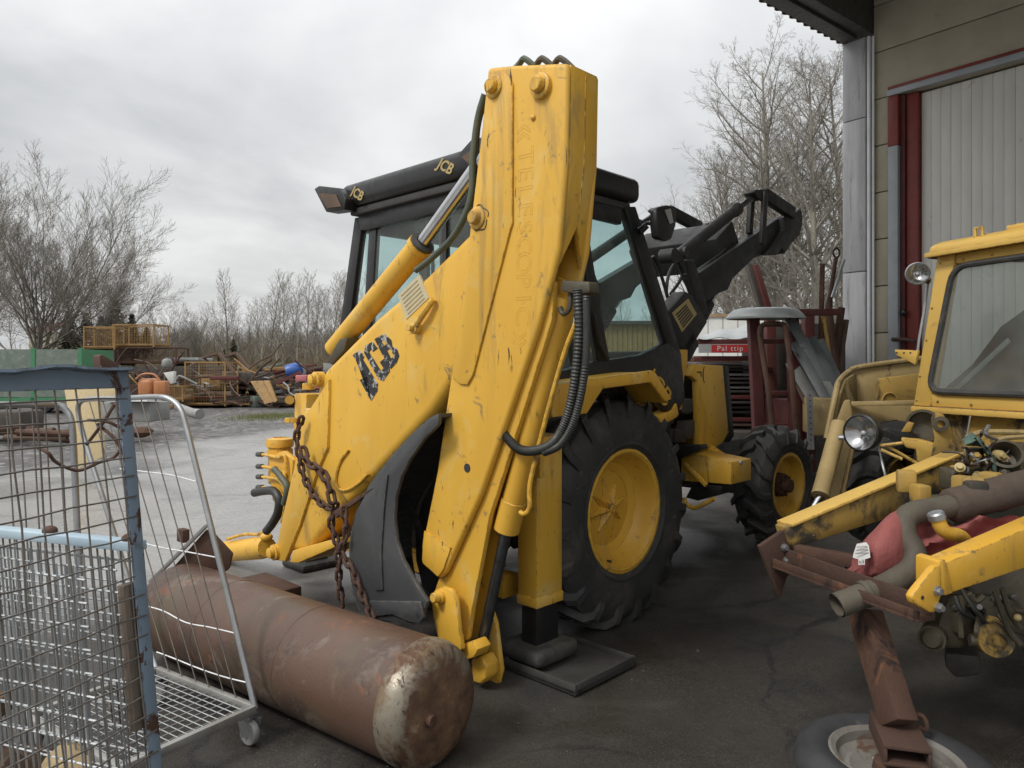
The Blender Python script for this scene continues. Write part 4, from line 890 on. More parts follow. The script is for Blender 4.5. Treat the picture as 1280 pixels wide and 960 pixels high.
# ---- things hung on or standing under the backhoe
def link_mesh(L_, r, name, mat):
    pts = []
    for k in range(12):
        t = 2 * math.pi * k / 12; x = math.cos(t) * L_ * .24; z = math.sin(t) * L_ * .24 + (L_ * .26 if math.sin(t) > 0 else -L_ * .26)
        pts.append((x, 0, z))
    vs = MB().tube(pts, r, 6, closed=True); me = bpy.data.meshes.new(name); me.from_pydata([tuple(v) for v in vs.v], [], vs.f)
    me.polygons.foreach_set('use_smooth', [True] * len(me.polygons)); me.materials.append(M_(mat)); return me
def chain(label, path, L_=.060, r=.0100, group=None):
    ps = spline(path, 10); c = thing('steel_chain', label, 'chain', ps[-1]); me = link_mesh(L_, r, 'chain_link', 'rust_dark')
    acc = 0; pitch = L_ * .82; i = 0; nxt = 0; tot = 0; k = 0
    for a, b in zip(ps, ps[1:]):
        d = (b - a).length
        while nxt <= tot + d:
            p = a.lerp(b, (nxt - tot) / max(d, 1e-6)); q = (b - a).normalized().to_track_quat('Z', 'Y')
            o = bpy.data.objects.new('chain_link', me); COL.objects.link(o); o.parent = c; o.location = p - ps[-1]
            o.rotation_mode = 'QUATERNION'; from_q = q @ Matrix.Rotation(R(90) * (k % 2) + .25, 3, 'Z').to_quaternion(); o.rotation_quaternion = from_q
            nxt += pitch; k += 1
        tot += d
    return c
cy = YB - .05
cp = lambda pts, y=cy: [J.on(x, y_, 'y', y) for x, y_ in pts]
chain('rusty chain looped down over the boom foot plate', cp([(376, 526), (371, 545), (373, 562), (378, 590), (388, 612), (402, 630), (418, 637)]))
chain('short rusty chain piece crossing to the hook bar', cp([(380, 566), (385, 578), (402, 590), (410, 606), (416, 628)], cy - .02), .078, .011)
chain('rusty chain hanging straight down beside the bucket', cp([(419, 634), (414, 655), (420, 675), (423, 700), (424, 730), (428, 757)]))
chain('rusty chain end swinging outward against the bucket', cp([(430, 640), (433, 665), (428, 690), (440, 712), (447, 730), (455, 750), (464, 770)], cy - .09))
hk = MB().prism([J.on(x, y, 'y', cy - .06) for x, y in ((417, 639), (424, 634), (466, 609), (467, 612), (428, 640), (420, 648))], J.f * .015)
tag(hk.build('hook_bar', 'rust', None, bevel=.003), 'flat rusty hook bar held in the chains', 'hook')
def tray():
    c = J.on(678, 815, 'z', 0); fr = Fr((c.x, c.y, 0), 44); cs = [fr.loc(J.on(x, y, 'z', .0)) for x, y in ((719, 873), (776, 828), (690, 797), (626, 838))]
    x0, x1 = -.30, .33; y0, y1 = -.23, .36
    x1 = cs[0].x; y0 = cs[0].y; y1 = cs[1].y; x0 = cs[3].x
    t = thing('drip_tray', 'grey metal drip tray under the stabiliser foot', 'tray', fr.P(0, 0, 0))
    MB().box(fr, x0, x1, y0, y1, .012, .03).build('tray_floor', 'dark_steel', t)
    for a in ((x0, x1, y0, y0 + .012), (x0, x1, y1 - .012, y1), (x0, x0 + .012, y0 + .013, y1 - .013), (x1 - .012, x1, y0 + .013, y1 - .013)):
        MB().box(fr, *a, .012, .06).build('tray_side', 'dark_steel', t, bevel=.003)
tray()

# ================================================================== THE OLD TRACTOR LOADER
T = Fr((1.35, 2.9, 0), -109.3)           # faces the camera's left; r points away from the camera
trc = thing('tractor_loader', 'older faded yellow tractor loader, bucketless arms propped up in front of the hall door', 'tractor', T.P(0, 0, 0))
def tp(m, name, mat, bevel=0, parent=trc, **k): return m.build(name, mat, parent, bevel=bevel, **k)
OY = 'old_yellow'
def tractor():
    # loader arms
    fa = tp(MB().trace(T, 'x', .36, [(984, 660), (1010, 648), (1194, 569), (1200, 566), (1200, 618), (1150, 636), (1010, 680), (991, 687)], .085), 'loader_arm', 'dirty_yellow', .008)
    tp(MB().beam(T.on(980, 655, 'x', .40), T.on(1194, 566, 'x', .40), .10, .014), 'arm_cap', OY, .004, parent=fa)
    na = tp(MB().trace(T, 'x', -.40, [(1180, 705), (1330, 640), (1330, 694), (1189, 742)], .085), 'loader_arm', 'jcb_yellow', .008)
    tp(MB().trace(T, 'x', -.408, [(1175, 702), (1182, 699), (1184, 706), (1192, 742), (1182, 745), (1175, 743)], .10), 'arm_end', 'jcb_yellow', .006, parent=na)
    pl = tp(MB().trace(T, 'x', -.412, [(1140, 747), (1143, 741), (1168, 710), (1176, 706), (1177, 745), (1169, 766), (1163, 766), (1143, 755)], .03), 'end_plate', 'jcb_yellow', .006, parent=na)
    for px, py in ((1171, 738), (1172.5, 759)):
        c = T.on(px, py, 'x', -.412); tp(MB().lathe(c, -T.r, [(.017, 0), (.017, .008), (.012, .008), (.011, .02), (0, .02)], 8), 'bolt', 'galv', parent=na)
    c = T.on(1153, 747, 'x', -.4125); tp(MB().lathe(c, -T.r, [(.007, 0), (.007, .001), (0, .001)], 8), 'bolt_hole', 'ink', parent=na)
    pl = tp(MB().trace(T, 'x', .335, [(950, 683), (980, 663), (990, 690), (996, 708), (984, 722), (976, 748), (970, 735)], .024), 'end_plate', 'rust_plate', .004, parent=fa)
    for px, py in ((980, 684), (983, 700)):
        c = T.on(px, py, 'x', .335); tp(MB().lathe(c, -T.r, [(.017, 0), (.017, .008), (.012, .008), (.011, .02), (0, .02)], 8), 'bolt', 'galv', parent=fa)
    # rusty channel across the arm ends
    a, b = T.on(982, 708, 'x', .33), T.on(1166, 776, 'x', -.375); d = (b - a)
    m = MB().prism([a, a + T.D(0, -.012, 0), a + T.D(0, -.012, .075), a + T.D(0, 0, .075)], d); tp(m, 'cross_channel', 'rust_plate', .003)
    m = MB().prism([a + T.D(0, .0, 0), a + T.D(0, .07, 0), a + T.D(0, .07, .012), a + T.D(0, 0, .012)], d)
    m.prism([a + T.D(0, .058, .0125), a + T.D(0, .07, .0125), a + T.D(0, .07, .04), a + T.D(0, .058, .04)], d); tp(m, 'channel_flange', 'rust', .002)
    tp(MB().beam(T.on(995, 688, 'x', .33), T.on(1070, 702, 'x', .1), .05, .05), 'brace_bar', 'rust_dark', .004)
    # cab
    yc = -1.35; Pf = lambda x, y, off=0: T.on(x, y, 'y', yc + off)
    L_ = lambda x, y: T.loc(Pf(x, y))
    z_top = L_(1171, 321).z; z_bot = L_(1141, 507).z; zw = L_(1160, 492).z; zt = L_(1190, 331).z; xr = -.42
    l0, l1, w0, w1 = L_(1171, 321).x, L_(1141, 507).x, L_(1190, 331).x, L_(1159, 492).x
    tp(MB().prism([T.P(l0, yc, z_top), T.P(w0 - .02, yc, z_top), T.P(w1 - .02, yc, z_bot), T.P(l1, yc, z_bot)], T.f * -.05), 'cab_post', OY, .01)
    tp(MB().prism([T.P(xr, yc, z_top), T.P(xr + .1, yc, z_top), T.P(xr + .1, yc, z_bot), T.P(xr, yc, z_bot)], T.f * -.05), 'cab_post', OY, .01)
    tp(MB().box(T, xr + .1, w0 - .02, yc - .048, yc - .002, zt, z_top), 'cab_rail', OY, .01)
    tp(MB().box(T, xr + .1, w1 - .02, yc - .048, yc - .002, z_bot, zw), 'cab_rail', OY, .01)
    tp(MB().box(T, xr, l1, yc - .03, yc + .018, z_bot - .035, z_bot - .003), 'cab_sill', OY, .005)
    # rubber-framed windscreen with round corners
    def rr(i):
        c = [(w0 - i, zt - i), (w1 - i, zw + i), (xr + .1 + i, zw + i), (xr + .1 + i, zt - i)]; pts = []
        for k in range(4):
            p = V((c[k][0], 0, c[k][1])); q = V((c[k - 1][0], 0, c[k - 1][1])); n = V((c[(k + 1) % 4][0], 0, c[(k + 1) % 4][1]))
            pts += arc(p + (q - p).normalized() * .09, p, p + (n - p).normalized() * .09, 5)
        return [T.P(p.x, yc + .004, p.z) for p in pts]
    tp(MB().tube(rr(.012), .017, 8, closed=True), 'window_gasket', 'rubber')
    tp(MB().prism(rr(.016), T.f * -.006), 'windscreen', 'old_glass')
    # fillets behind the gasket corners
    # roof: curved front edge
    m = MB(); prof = [(yc + .035, z_top + .0), (yc + .045, z_top + .03), (yc + .03, z_top + .06), (yc - .04, z_top + .085), (yc - .25, z_top + .10), (yc - 1.15, z_top + .09), (yc - 1.2, z_top + .0)]
    m.prism([T.P(l0 + .02, y, z) for y, z in prof], T.r * (xr - l0 - .04)); rf = tp(m, 'roof', OY, .02, smooth_angle=45)
    tp(MB().box(T, xr, l0 + .03, yc + .046, yc + .06, z_top - .006, z_top + .022), 'roof_gutter', OY, .004, parent=rf)
    p = L_(1219, 297); tp(MB().tube([T.P(p.x, yc, z_top + .07), T.P(p.x, yc, z_top + .115), T.P(p.x - .04, yc, z_top + .115), T.P(p.x - .04, yc, z_top + .07)], .01, 6), 'lifting_eye', OY, parent=rf)
    p = L_(1262, 290); tp(MB().box(T, p.x - .12, p.x + .05, yc - .12, yc - .04, z_top + .08, z_top + .11), 'roof_vent', OY, .008, parent=rf)
    # rivets
    for x, y in ((1175, 329), (1165, 385), (1158, 425), (1150, 470), (1146, 500), (1172, 502), (1214, 506), (1240, 318), (1204, 324)):
        tp(MB().ball(Pf(x, y), .007), 'rivet', 'dirty_yellow')
    # rear and side frames of the cab
    for x in (l1 - .06, xr + .06): tp(MB().box(T, x - .035, x + .035, yc - 1.15, yc - 1.09, z_bot, z_top), 'cab_post', 'dirty_yellow', .006)
    tp(MB().box(T, .12, .17, yc - 1.15, yc - 1.1, z_bot, z_top), 'cab_post', 'dirty_yellow', .006)
    tp(MB().box(T, l1 - .045, l1 - .01, yc - 1.08, yc - .06, z_bot, z_bot + .10), 'side_sill', 'dirty_yellow', .006)
    tp(MB().box(T, xr, l1 - .1, yc - 1.15, yc - 1.1, z_bot - .1, z_bot + .12), 'back_panel', 'dirty_yellow', .006)
    tp(MB().beam(T.P(.55, yc - .12, z_bot + .02), T.P(-.1, yc - .75, z_bot + .48), .05, .03), 'gear_lever', 'scrap_brown', .006)
    m = MB(); c = T.P(.22, yc - .45, z_bot + .28); m.tube([c + (T.r * math.cos(t) + T.D(0, .5, .87) * math.sin(t)) * .2 for t in [2 * math.pi * k / 20 for k in range(20)]], .014, 6, closed=True)
    m.tube([c, T.P(.22, yc - .2, z_bot - .2)], .025, 8); tp(m, 'steering_wheel', 'black_paint')
    tp(MB().box(T, -.02, .42, yc - .95, yc - .8, z_bot - .1, z_bot + .35), 'seat_back', 'seat_fabric', .05)
    tp(MB().prism([T.on(x, y, 'y', yc - .35) for x, y in ((1172, 492), (1215, 455), (1250, 408), (1300, 372), (1300, 505))], T.f * -.06), 'dash_panel', 'scrap_brown', .01)
    tp(MB().beam(T.on(1190, 492, 'y', yc - .2), T.on(1262, 425, 'y', yc - .2), .012, .03), 'wiper_arm', 'scrap_grey', .003)
    # gusset bracket and lamps
    g = tp(MB().trace(T, 'y', yc + .01, [(1118, 437), (1147, 438), (1144, 456), (1120, 444)], -.02), 'lamp_gusset', OY, .003)
    for x in (1121, 1130, 1138): c = T.on(x, 441, 'y', yc + .0105); tp(MB().lathe(c, T.f, [(.006, 0), (.006, .001), (0, .001)], 8), 'bolt_hole', 'ink', parent=g)
    def lampf(c, r, d, mat, name, par):
        d = V(d).normalized()
        l = tp(MB().lathe(c, d, [(0, -1.15 * r), (.45 * r, -1.1 * r), (.82 * r, -.8 * r), (.98 * r, -.35 * r), (r, -.05 * r), (1.05 * r, .05 * r), (.96 * r, .12 * r), (.93 * r, .05 * r)], 28), name, mat, parent=par)
        tp(MB().lathe(c, d, [(.93 * r, .04 * r), (.6 * r, -.28 * r), (.2 * r, -.45 * r), (0, -.46 * r)], 24), 'reflector', 'chrome', parent=l)
        tp(MB().lathe(c, d, [(.94 * r, .06 * r), (.6 * r, .12 * r), (0, .16 * r)], 24), 'lens', 'lamp_glass', parent=l)
        tp(MB().ball(c - d * .25 * r, .12 * r), 'bulb', 'white_metal', parent=l)
        return l
    lampf(at(1147, 342, 4.18), .062, (-.45, -.9, -.02), 'galv', 'work_lamp', trc)
    tp(MB().tube([at(1152, 350, 4.22), at(1160, 352, 4.24), at(1161, 350, 4.3)], .014, 8), 'lamp_bracket', 'dirty_yellow')
    tp(MB().tube([at(1160, 350, 4.25), at(1155, 390, 4.23), at(1149, 424, 4.22), at(1147, 440, 4.22)], .008, 7), 'mirror_rod', 'galv')
    tp(MB().tube([at(1161, 321, 4.2), at(1172, 322, 4.25)], .012, 6), 'roof_peg', 'dirty_yellow')
    lampf(at(1076, 541, 4.0), .098, (-.84, -.55, .03), 'black_paint', 'headlamp', trc)
    tp(MB().cyl(at(1048, 547, 4.1), at(1062, 547, 4.08), .016, 8), 'lamp_stud', 'galv')
    # cowl, pivot castings
    tp(MB().box(T, -.30, l1 - .14, yc - .10, yc - .052, .78, z_bot - .04), 'cowl', 'dirty_yellow', .01)
    tp(MB().box(T, -.42, l1 - .03, yc - 1.1, yc - .11, z_bot - .22, z_bot - .11), 'cab_floor', 'scrap_dark')
    k = at(1154, 532, 3.95); tp(MB().lathe(k, (-.62, -.78, 0), [(0, -.12), (.07, -.12), (.085, -.03), (.088, 0), (.074, 0), (.07, -.05), (0, -.06)], 26), 'brake_drum', 'grease')
    tp(MB().prism([at(x, y, 3.85) for x, y in ((1163, 523), (1168, 516), (1178, 517), (1186, 530), (1194, 556), (1194, 572), (1163, 572), (1168, 548))], V((.05, .08, 0))), 'pivot_casting', 'dirty_yellow', .014)
    c = at(1176, 530, 3.84); tp(MB().lathe(c, (-.5, -.85, 0), [(.04, -.01), (.04, .01), (.02, .012), (.018, -.02), (0, -.02)], 16), 'pivot_bush', 'grease')
    tp(MB().prism([at(x, y, 3.86) for x, y in ((1125, 548), (1147, 550), (1172, 556), (1172, 574), (1146, 578), (1145, 562), (1132, 560))], V((.06, .10, 0))), 'pivot_base', OY, .01)
    tp(MB().prism([at(x, y, 3.9) for x, y in ((1126, 540), (1134, 528), (1142, 530), (1138, 540))], V((.05, .08, 0))), 'junction_box', 'dirty_yellow', .004)
    for a_, b_ in (((1110, 558), (1146, 579)), ((1101, 562), (1128, 574)), ((1100, 557), (1135, 553))):
        tp(MB().tube([at(*a_, 3.95), at(*b_, 3.9)], .009, 7), 'stay_rod', OY)
    tp(MB().tube(spline([at(1098, 552, 4.0), at(1102, 575, 3.98), at(1106, 592, 3.95), at(1109, 608, 3.95)], 4), .007, 6), 'lamp_cable', 'galv_wire')
    # fender / bucket-like tan bodywork on the far side, lift ram
    tp(MB().prism([at(x, y, 4.75) for x, y in ((1062, 507), (1150, 504), (1150, 556), (1040, 560), (1046, 530))], V((.02, .04, 0))), 'fender_front', 'tan_paint', .006)
    tp(MB().beam(at(1058, 505, 4.72), at(1150, 503, 4.6), .05, .03), 'fender_lip', 'tan_paint', .006)
    tp(MB().prism([at(x, y, 5.25) for x, y in ((1064, 466), (1078, 459), (1158, 448), (1158, 510), (1066, 510))], V((.02, .04, 0))), 'fender_back', 'tan_paint', .006)
    for off, nm in ((0, 'fender_side'),):
        a_ = [at(x, y, d) for x, y, d in ((1064, 466, 5.25), (1050, 475, 4.95), (1045, 490, 4.75), (1036, 540, 4.7), (1030, 562, 4.7), (1042, 562, 4.75), (1062, 508, 4.78), (1066, 508, 5.2))]
        tp(MB().prism(a_, V((.035, .0, 0))), nm, 'tan_paint', .006)
    tp(MB().tube(spline([at(x, y, d) for x, y, d in ((1033, 548, 4.68), (1044, 495, 4.73), (1049, 476, 4.9), (1062, 464, 5.2), (1078, 458, 5.24), (1158, 447, 5.24))], 4), .018, 8), 'fender_rim', 'tan_paint')
    ib = tp(MB().prism([at(x, y, 5.0) for x, y in ((1095, 506), (1094, 480), (1098, 473), (1140, 468), (1155, 466), (1155, 506))], V((.01, .03, 0))), 'tool_box', 'dirty_yellow', .008)
    tp(MB().tube([at(1112 + 9 * math.cos(t), 500 - 9 * math.sin(t), 4.99) for t in [math.pi * i / 10 for i in range(11)]], .006, 6), 'box_emboss', 'dirty_yellow', parent=ib)
    a_, b_, c_ = at(1049, 530, 4.35), at(1025, 620, 4.1), at(1010, 645, 4.05)
    rm = tp(MB().tube([a_, a_.lerp(b_, .95), b_], [.046, .047, .05], 18), 'lift_ram', 'tan_paint'); tp(MB().cyl(b_, c_, .018, 12), 'ram_rod', 'chrome', parent=rm)
    tp(MB().beam(at(1066, 522, 4.5), at(1042, 624, 4.25), .06, .03), 'ram_strut', 'tan_paint', .006)
    tp(MB().beam(at(1074, 522, 4.5), at(1054, 618, 4.25), .02, .03), 'ram_strut', 'tan_paint', .004)
    tp(MB().prism([at(x, y, 4.5) for x, y in ((1040, 540), (1055, 500), (1062, 500), (1066, 520), (1054, 534), (1046, 545))], V((.03, .05, 0))), 'ram_ear', 'tan_paint', .008)
    gap_fill = at(1118, 606, 4.75); wheel(trc, gap_fill, T.r, .42, .22, .26, 14, False, 'dirty_yellow')  # added wheel, fills the gap under the fender with darkness
    tp(MB().box(T, .36, 1.3, -2.2, -1.7, .45, 1.15), 'rear_casing', 'engine', .05)
    # engine, hoses, rag
    tp(MB().box(T, .02, .24, -1.3, -.55, .62, .95), 'engine_block', 'grease', .03)
    tp(MB().box(T, -.28, .30, -1.31, -1.22, .70, 1.16), 'bulkhead', 'grease', .02)
    for k_ in range(14):
        rn = random.Random(100 + k_); p = T.P(rn.uniform(-.1, .26), rn.uniform(-1.1, -.45), rn.uniform(.96, 1.03))
        tp(MB().box(Fr(p, rn.uniform(0, 90)), -.04, .04, -.03, .03, -.05, .05), 'engine_part', rn.choice(['grease', 'dirty_yellow', 'engine']), .012)
    for pts in (((1207, 548), (1225, 541), (1250, 540), (1290, 541)), ((1240, 552), (1258, 547), (1290, 545))):
        tp(MB().tube(spline([at(x, y, 3.4) for x, y in pts], 5), .013, 8), 'engine_hose', 'tan_paint')
    rn = random.Random(55)
    for k_ in range(16):      # pipes, cables and small fittings over the engine
        x0 = rn.uniform(1196, 1285); y0 = rn.uniform(556, 606); pts = [at(x0, y0, 3.3)]
        for q in range(4): x0 += rn.uniform(-22, 26); y0 += rn.uniform(-12, 12); pts.append(at(x0, min(628, y0), 3.3 + rn.uniform(-.08, .08)))
        tp(MB().tube(spline(pts, 4), rn.uniform(.004, .011), 6), rn.choice(['cable', 'fuel_pipe', 'engine_hose']), rn.choice(['hose', 'grease', 'galv', 'rust_dark', 'scrap_brown']))
    for k_ in range(14):
        p = at(rn.uniform(1198, 1285), rn.uniform(566, 606), 3.28 + rn.uniform(-.05, .05)); d_ = V((rn.uniform(-1, .2), -1, rn.uniform(-.2, .8)))
        tp(MB().lathe(p, d_, [(0, -.03), (.022, -.03), (.022, 0), (.014, .002), (.012, .018), (0, .018)], 6 if k_ % 2 else 12), 'fitting', rn.choice(['grease', 'dirty_yellow', 'decal_gold', 'dark_steel']))
    for k_ in range(12):      # bolts and lines on the axle casting
        p = at(rn.uniform(1185, 1285), rn.uniform(735, 800), 2.93); tp(MB().lathe(p, (-.3, -.95, 0), [(.012, -.03), (.012, .006), (.007, .008), (.006, .016), (0, .016)], 6), 'bolt', rn.choice(['grease', 'dark_steel']))
    for k_ in range(7):
        x0 = rn.uniform(1190, 1270); y0 = rn.uniform(735, 770); pts = [at(x0, y0, 2.86)]
        for q in range(3): x0 += rn.uniform(-5, 22); y0 += rn.uniform(6, 26); pts.append(at(x0, y0, 2.86 + rn.uniform(-.04, .04)))
        tp(MB().tube(spline(pts, 4), rn.uniform(.006, .013), 7), 'hydraulic_line', rn.choice(['grease', 'hose', 'engine']))
    tp(MB().tube([at(1213, 520, 3.6), at(1204, 570, 3.5), at(1200, 594, 3.45)], .004, 5), 'wire', 'dull_wire')
    c = at(1257, 567, 3.25); tp(MB().lathe(c, (-.35, -.75, .55), [(.066, -.12), (.07, 0), (.058, .004), (.052, -.08), (0, -.09)], 24), 'air_cleaner', 'grease')
    # green rag over a stub
    m = MB(); n = 9
    for side in (0,):
        rows = []
        for i in range(n + 1):
            t = i / n; x = 1208 + (1242 - 1208) * min(1, t * 1.25) + 3 * math.sin(t * 7); y = 556 - 5 * math.sin(t * 3) + 40 * max(0, t - .35) ** 1.2 * 1.5
            w = 6 + 6 * math.sin(t * 3.1)
            rows.append([at(x - 2 + w * u * .9, y - w * .5 + w * u * .9 + 2 * math.sin(u * 5 + i), 3.3 - .03 * math.sin(u * 4 + t * 6) - .05 * t) for u in (-.6, -.2, .2, .6, 1.0)])
        vs = [p for r_ in rows for p in r_]; fs = [(i * 5 + k_, i * 5 + k_ + 1, (i + 1) * 5 + k_ + 1, (i + 1) * 5 + k_) for i in range(n) for k_ in range(4)]
        m.add(vs, fs); vs2 = [p + V((.004, .008, -.003)) for p in vs]; m.add(vs2, fs)
    o = m.build('cloth_rag', 'rag_green', None, smooth_angle=60); tag(o, 'crumpled green rag lying over the open engine', 'rag')
    tp(MB().cyl(at(1221, 600, 3.35), at(1218, 560, 3.35), .035, 12), 'intake_stub', 'engine')
    # silencer and its bent tail pipe
    a_, b_ = at(1172, 636, 2.98), at(1330, 596, 3.12)
    sl = tp(MB().tube([a_ + V((.045, 0, .012)), a_ + V((.06, .005, .013)), b_], [.052, .068, .07], 24), 'silencer', 'muffler', smooth_angle=60)
    pp = spline([at(x, y, d) for x, y, d in ((1200, 630, 2.99), (1170, 636, 2.97), (1146, 640, 2.95), (1131, 650, 2.93), (1131, 670, 2.90), (1143, 692, 2.86), (1138, 712, 2.83), (1112, 730, 2.80), (1082, 743, 2.78), (1046, 757, 2.76))], 5)
    m = MB().tube(pp, [.046] * len(pp), 18, caps=False); m2 = [p for p in pp]; m.tube(pp, [.040] * len(pp), 18, caps=False)
    tp(m, 'tail_pipe', 'pipe_grey', parent=sl, smooth_angle=60)
    c = at(1083, 742, 2.78); d_ = (pp[-1] - pp[-8]).normalized(); tp(MB().lathe(c - d_ * .006, d_, [(.0475, 0), (.051, .004), (.051, .016), (.0475, .02)], 20), 'pipe_clamp', 'pipe_grey', parent=sl)
    # yellow filler neck with bright cap
    f_ = spline([at(x, y, d) for x, y, d in ((1171, 646, 2.74), (1177, 660, 2.74), (1186, 667, 2.75), (1200, 670, 2.78), (1210, 682, 2.82), (1216, 700, 2.85))], 5)
    fn = tp(MB().tube(f_, .026, 14), 'filler_neck', 'jcb_yellow', smooth_angle=60)
    tp(MB().lathe(f_[0], (f_[0] - f_[3]), [(.026, -.01), (.031, -.008), (.031, .012), (.026, .018), (0, .018)], 20), 'filler_cap', 'galv', parent=fn)
    # front axle casting, steering knuckle
    tp(MB().prism([at(x, y, 2.95) for x, y in ((1192, 735), (1290, 705), (1290, 800), (1262, 790), (1230, 772), (1212, 790), (1206, 812), (1180, 812), (1168, 795), (1176, 770))], V((.10, .22, 0))), 'axle_casting', 'grease', .02)
    tp(MB().lathe(at(1164, 800, 2.92), (-.6, -.8, 0), [(0, -.2), (.05, -.2), (.05, -.02), (.042, -.02), (.03, 0), (.0, 0)], 20), 'axle_boss', 'grease')
    m = MB().lathe(at(1246, 803, 2.80), (-.35, -.93, 0), [(0, -.16), (.06, -.16), (.066, -.02), (.058, 0), (.036, 0), (.034, -.012), (.012, -.012), (.012, .004), (0, .004)], 28); tp(m, 'hub', 'dirty_yellow')
    tp(MB().cyl(at(1212, 800, 2.86), at(1236, 803, 2.84), .024, 12), 'track_rod', 'grease')
    for pts in (((1243, 738), (1252, 765), (1262, 790), (1275, 806)), ((1252, 735), (1264, 770), (1276, 785)), ((1212, 742), (1220, 752), (1230, 745))):
        tp(MB().tube(spline([at(x, y, 2.78) for x, y in pts], 5), .010, 7), 'brake_hose', 'grease')
    tp(MB().prism([at(x, y, 3.05) for x, y in ((1180, 815), (1225, 820), (1228, 845), (1195, 850), (1182, 835))], V((.12, .2, 0))), 'sump', 'engine', .02)
    tp(MB().ball(at(1272, 772, 2.76), .014), 'grease_nipple', 'decal_gold')
    # frame and rear wheels (mostly outside the picture)
    tp(MB().box(T, -.16, .16, -2.5, -.40, .46, .615), 'chassis', 'grease', .02)
    wheel(trc, T.P(.72, -2.35, .62), T.r, .62, .30, .36, 18, True, 'dirty_yellow')
    wheel(trc, T.P(-.72, -2.35, .62), -T.r, .62, .30, .36, 18, True, 'dirty_yellow')
    tp(MB().box(T, -.6, .6, -2.45, -2.25, .52, .72), 'rear_axle', 'grease', .03)
tractor()
def prop():
    base = at(1128, 930, 2.62); top = at(1080, 762, 2.90)
    p = thing('steel_prop', 'rusty square steel post holding up the tractor arms, standing on a flat wheel', 'prop', V((base.x, base.y, .16)))
    ax = (top - base).normalized(); fr = T
    b2 = at(1124, 905, 2.64); MB().beam(b2, top + ax * -.015, .105, .09, up=-T.f).build('post', 'rust', p, bevel=.008)
    q = at(1124, 918, 2.63)
    m = MB(); f2 = Fr((q.x, q.y, q.z - .055), -74)
    m.box(f2, -.13, .14, -.075, .075, .058, .07).box(f2, -.13, .14, -.075, .075, -.0, .012).box(f2, -.13, .14, -.075, -.063, .0125, .0575).box(f2, -.13, .14, .063, .075, .0125, .0575)
    m.build('base_tube', 'rust_plate', p, bevel=.002)
    MB().tube(spline([at(1141, 893, 2.72), at(1152, 895, 2.71), at(1158, 905, 2.70), at(1156, 912, 2.70), at(1148, 908, 2.71)], 4), .010, 7).build('lifting_ring', 'rust', p)
    w = thing('spare_tyre', 'loose tyre on a worn grey rim lying flat under the rusty post', 'wheel', (q.x + .0, q.y - .02, 0))
    c = V((q.x - .03, q.y - .03, .02)); Z = V((.02, -.02, 1))
    MB().lathe(c, Z, [(.205, .02), (.22, .0), (.28, -.015), (.325, .02), (.34, .07), (.325, .12), (.28, .145), (.225, .135), (.212, .115)], 48).build('tyre', 'tyre_old', w, smooth_angle=50)
    MB().lathe(c, Z, [(.20, .0), (.212, .005), (.212, .118), (.222, .130), (.214, .134), (.196, .122), (.19, .09), (.165, .075), (.15, .08), (.12, .06), (.06, .058), (.055, .08), (.0, .08)], 40).build('rim', 'old_rim', w, smooth_angle=40)
    MB().lathe(c + V((0, 0, .075)), Z, [(.075, 0), (.07, .03), (.04, .05), (0, .05)], 16).build('hub', 'rust_dark', w)
prop()
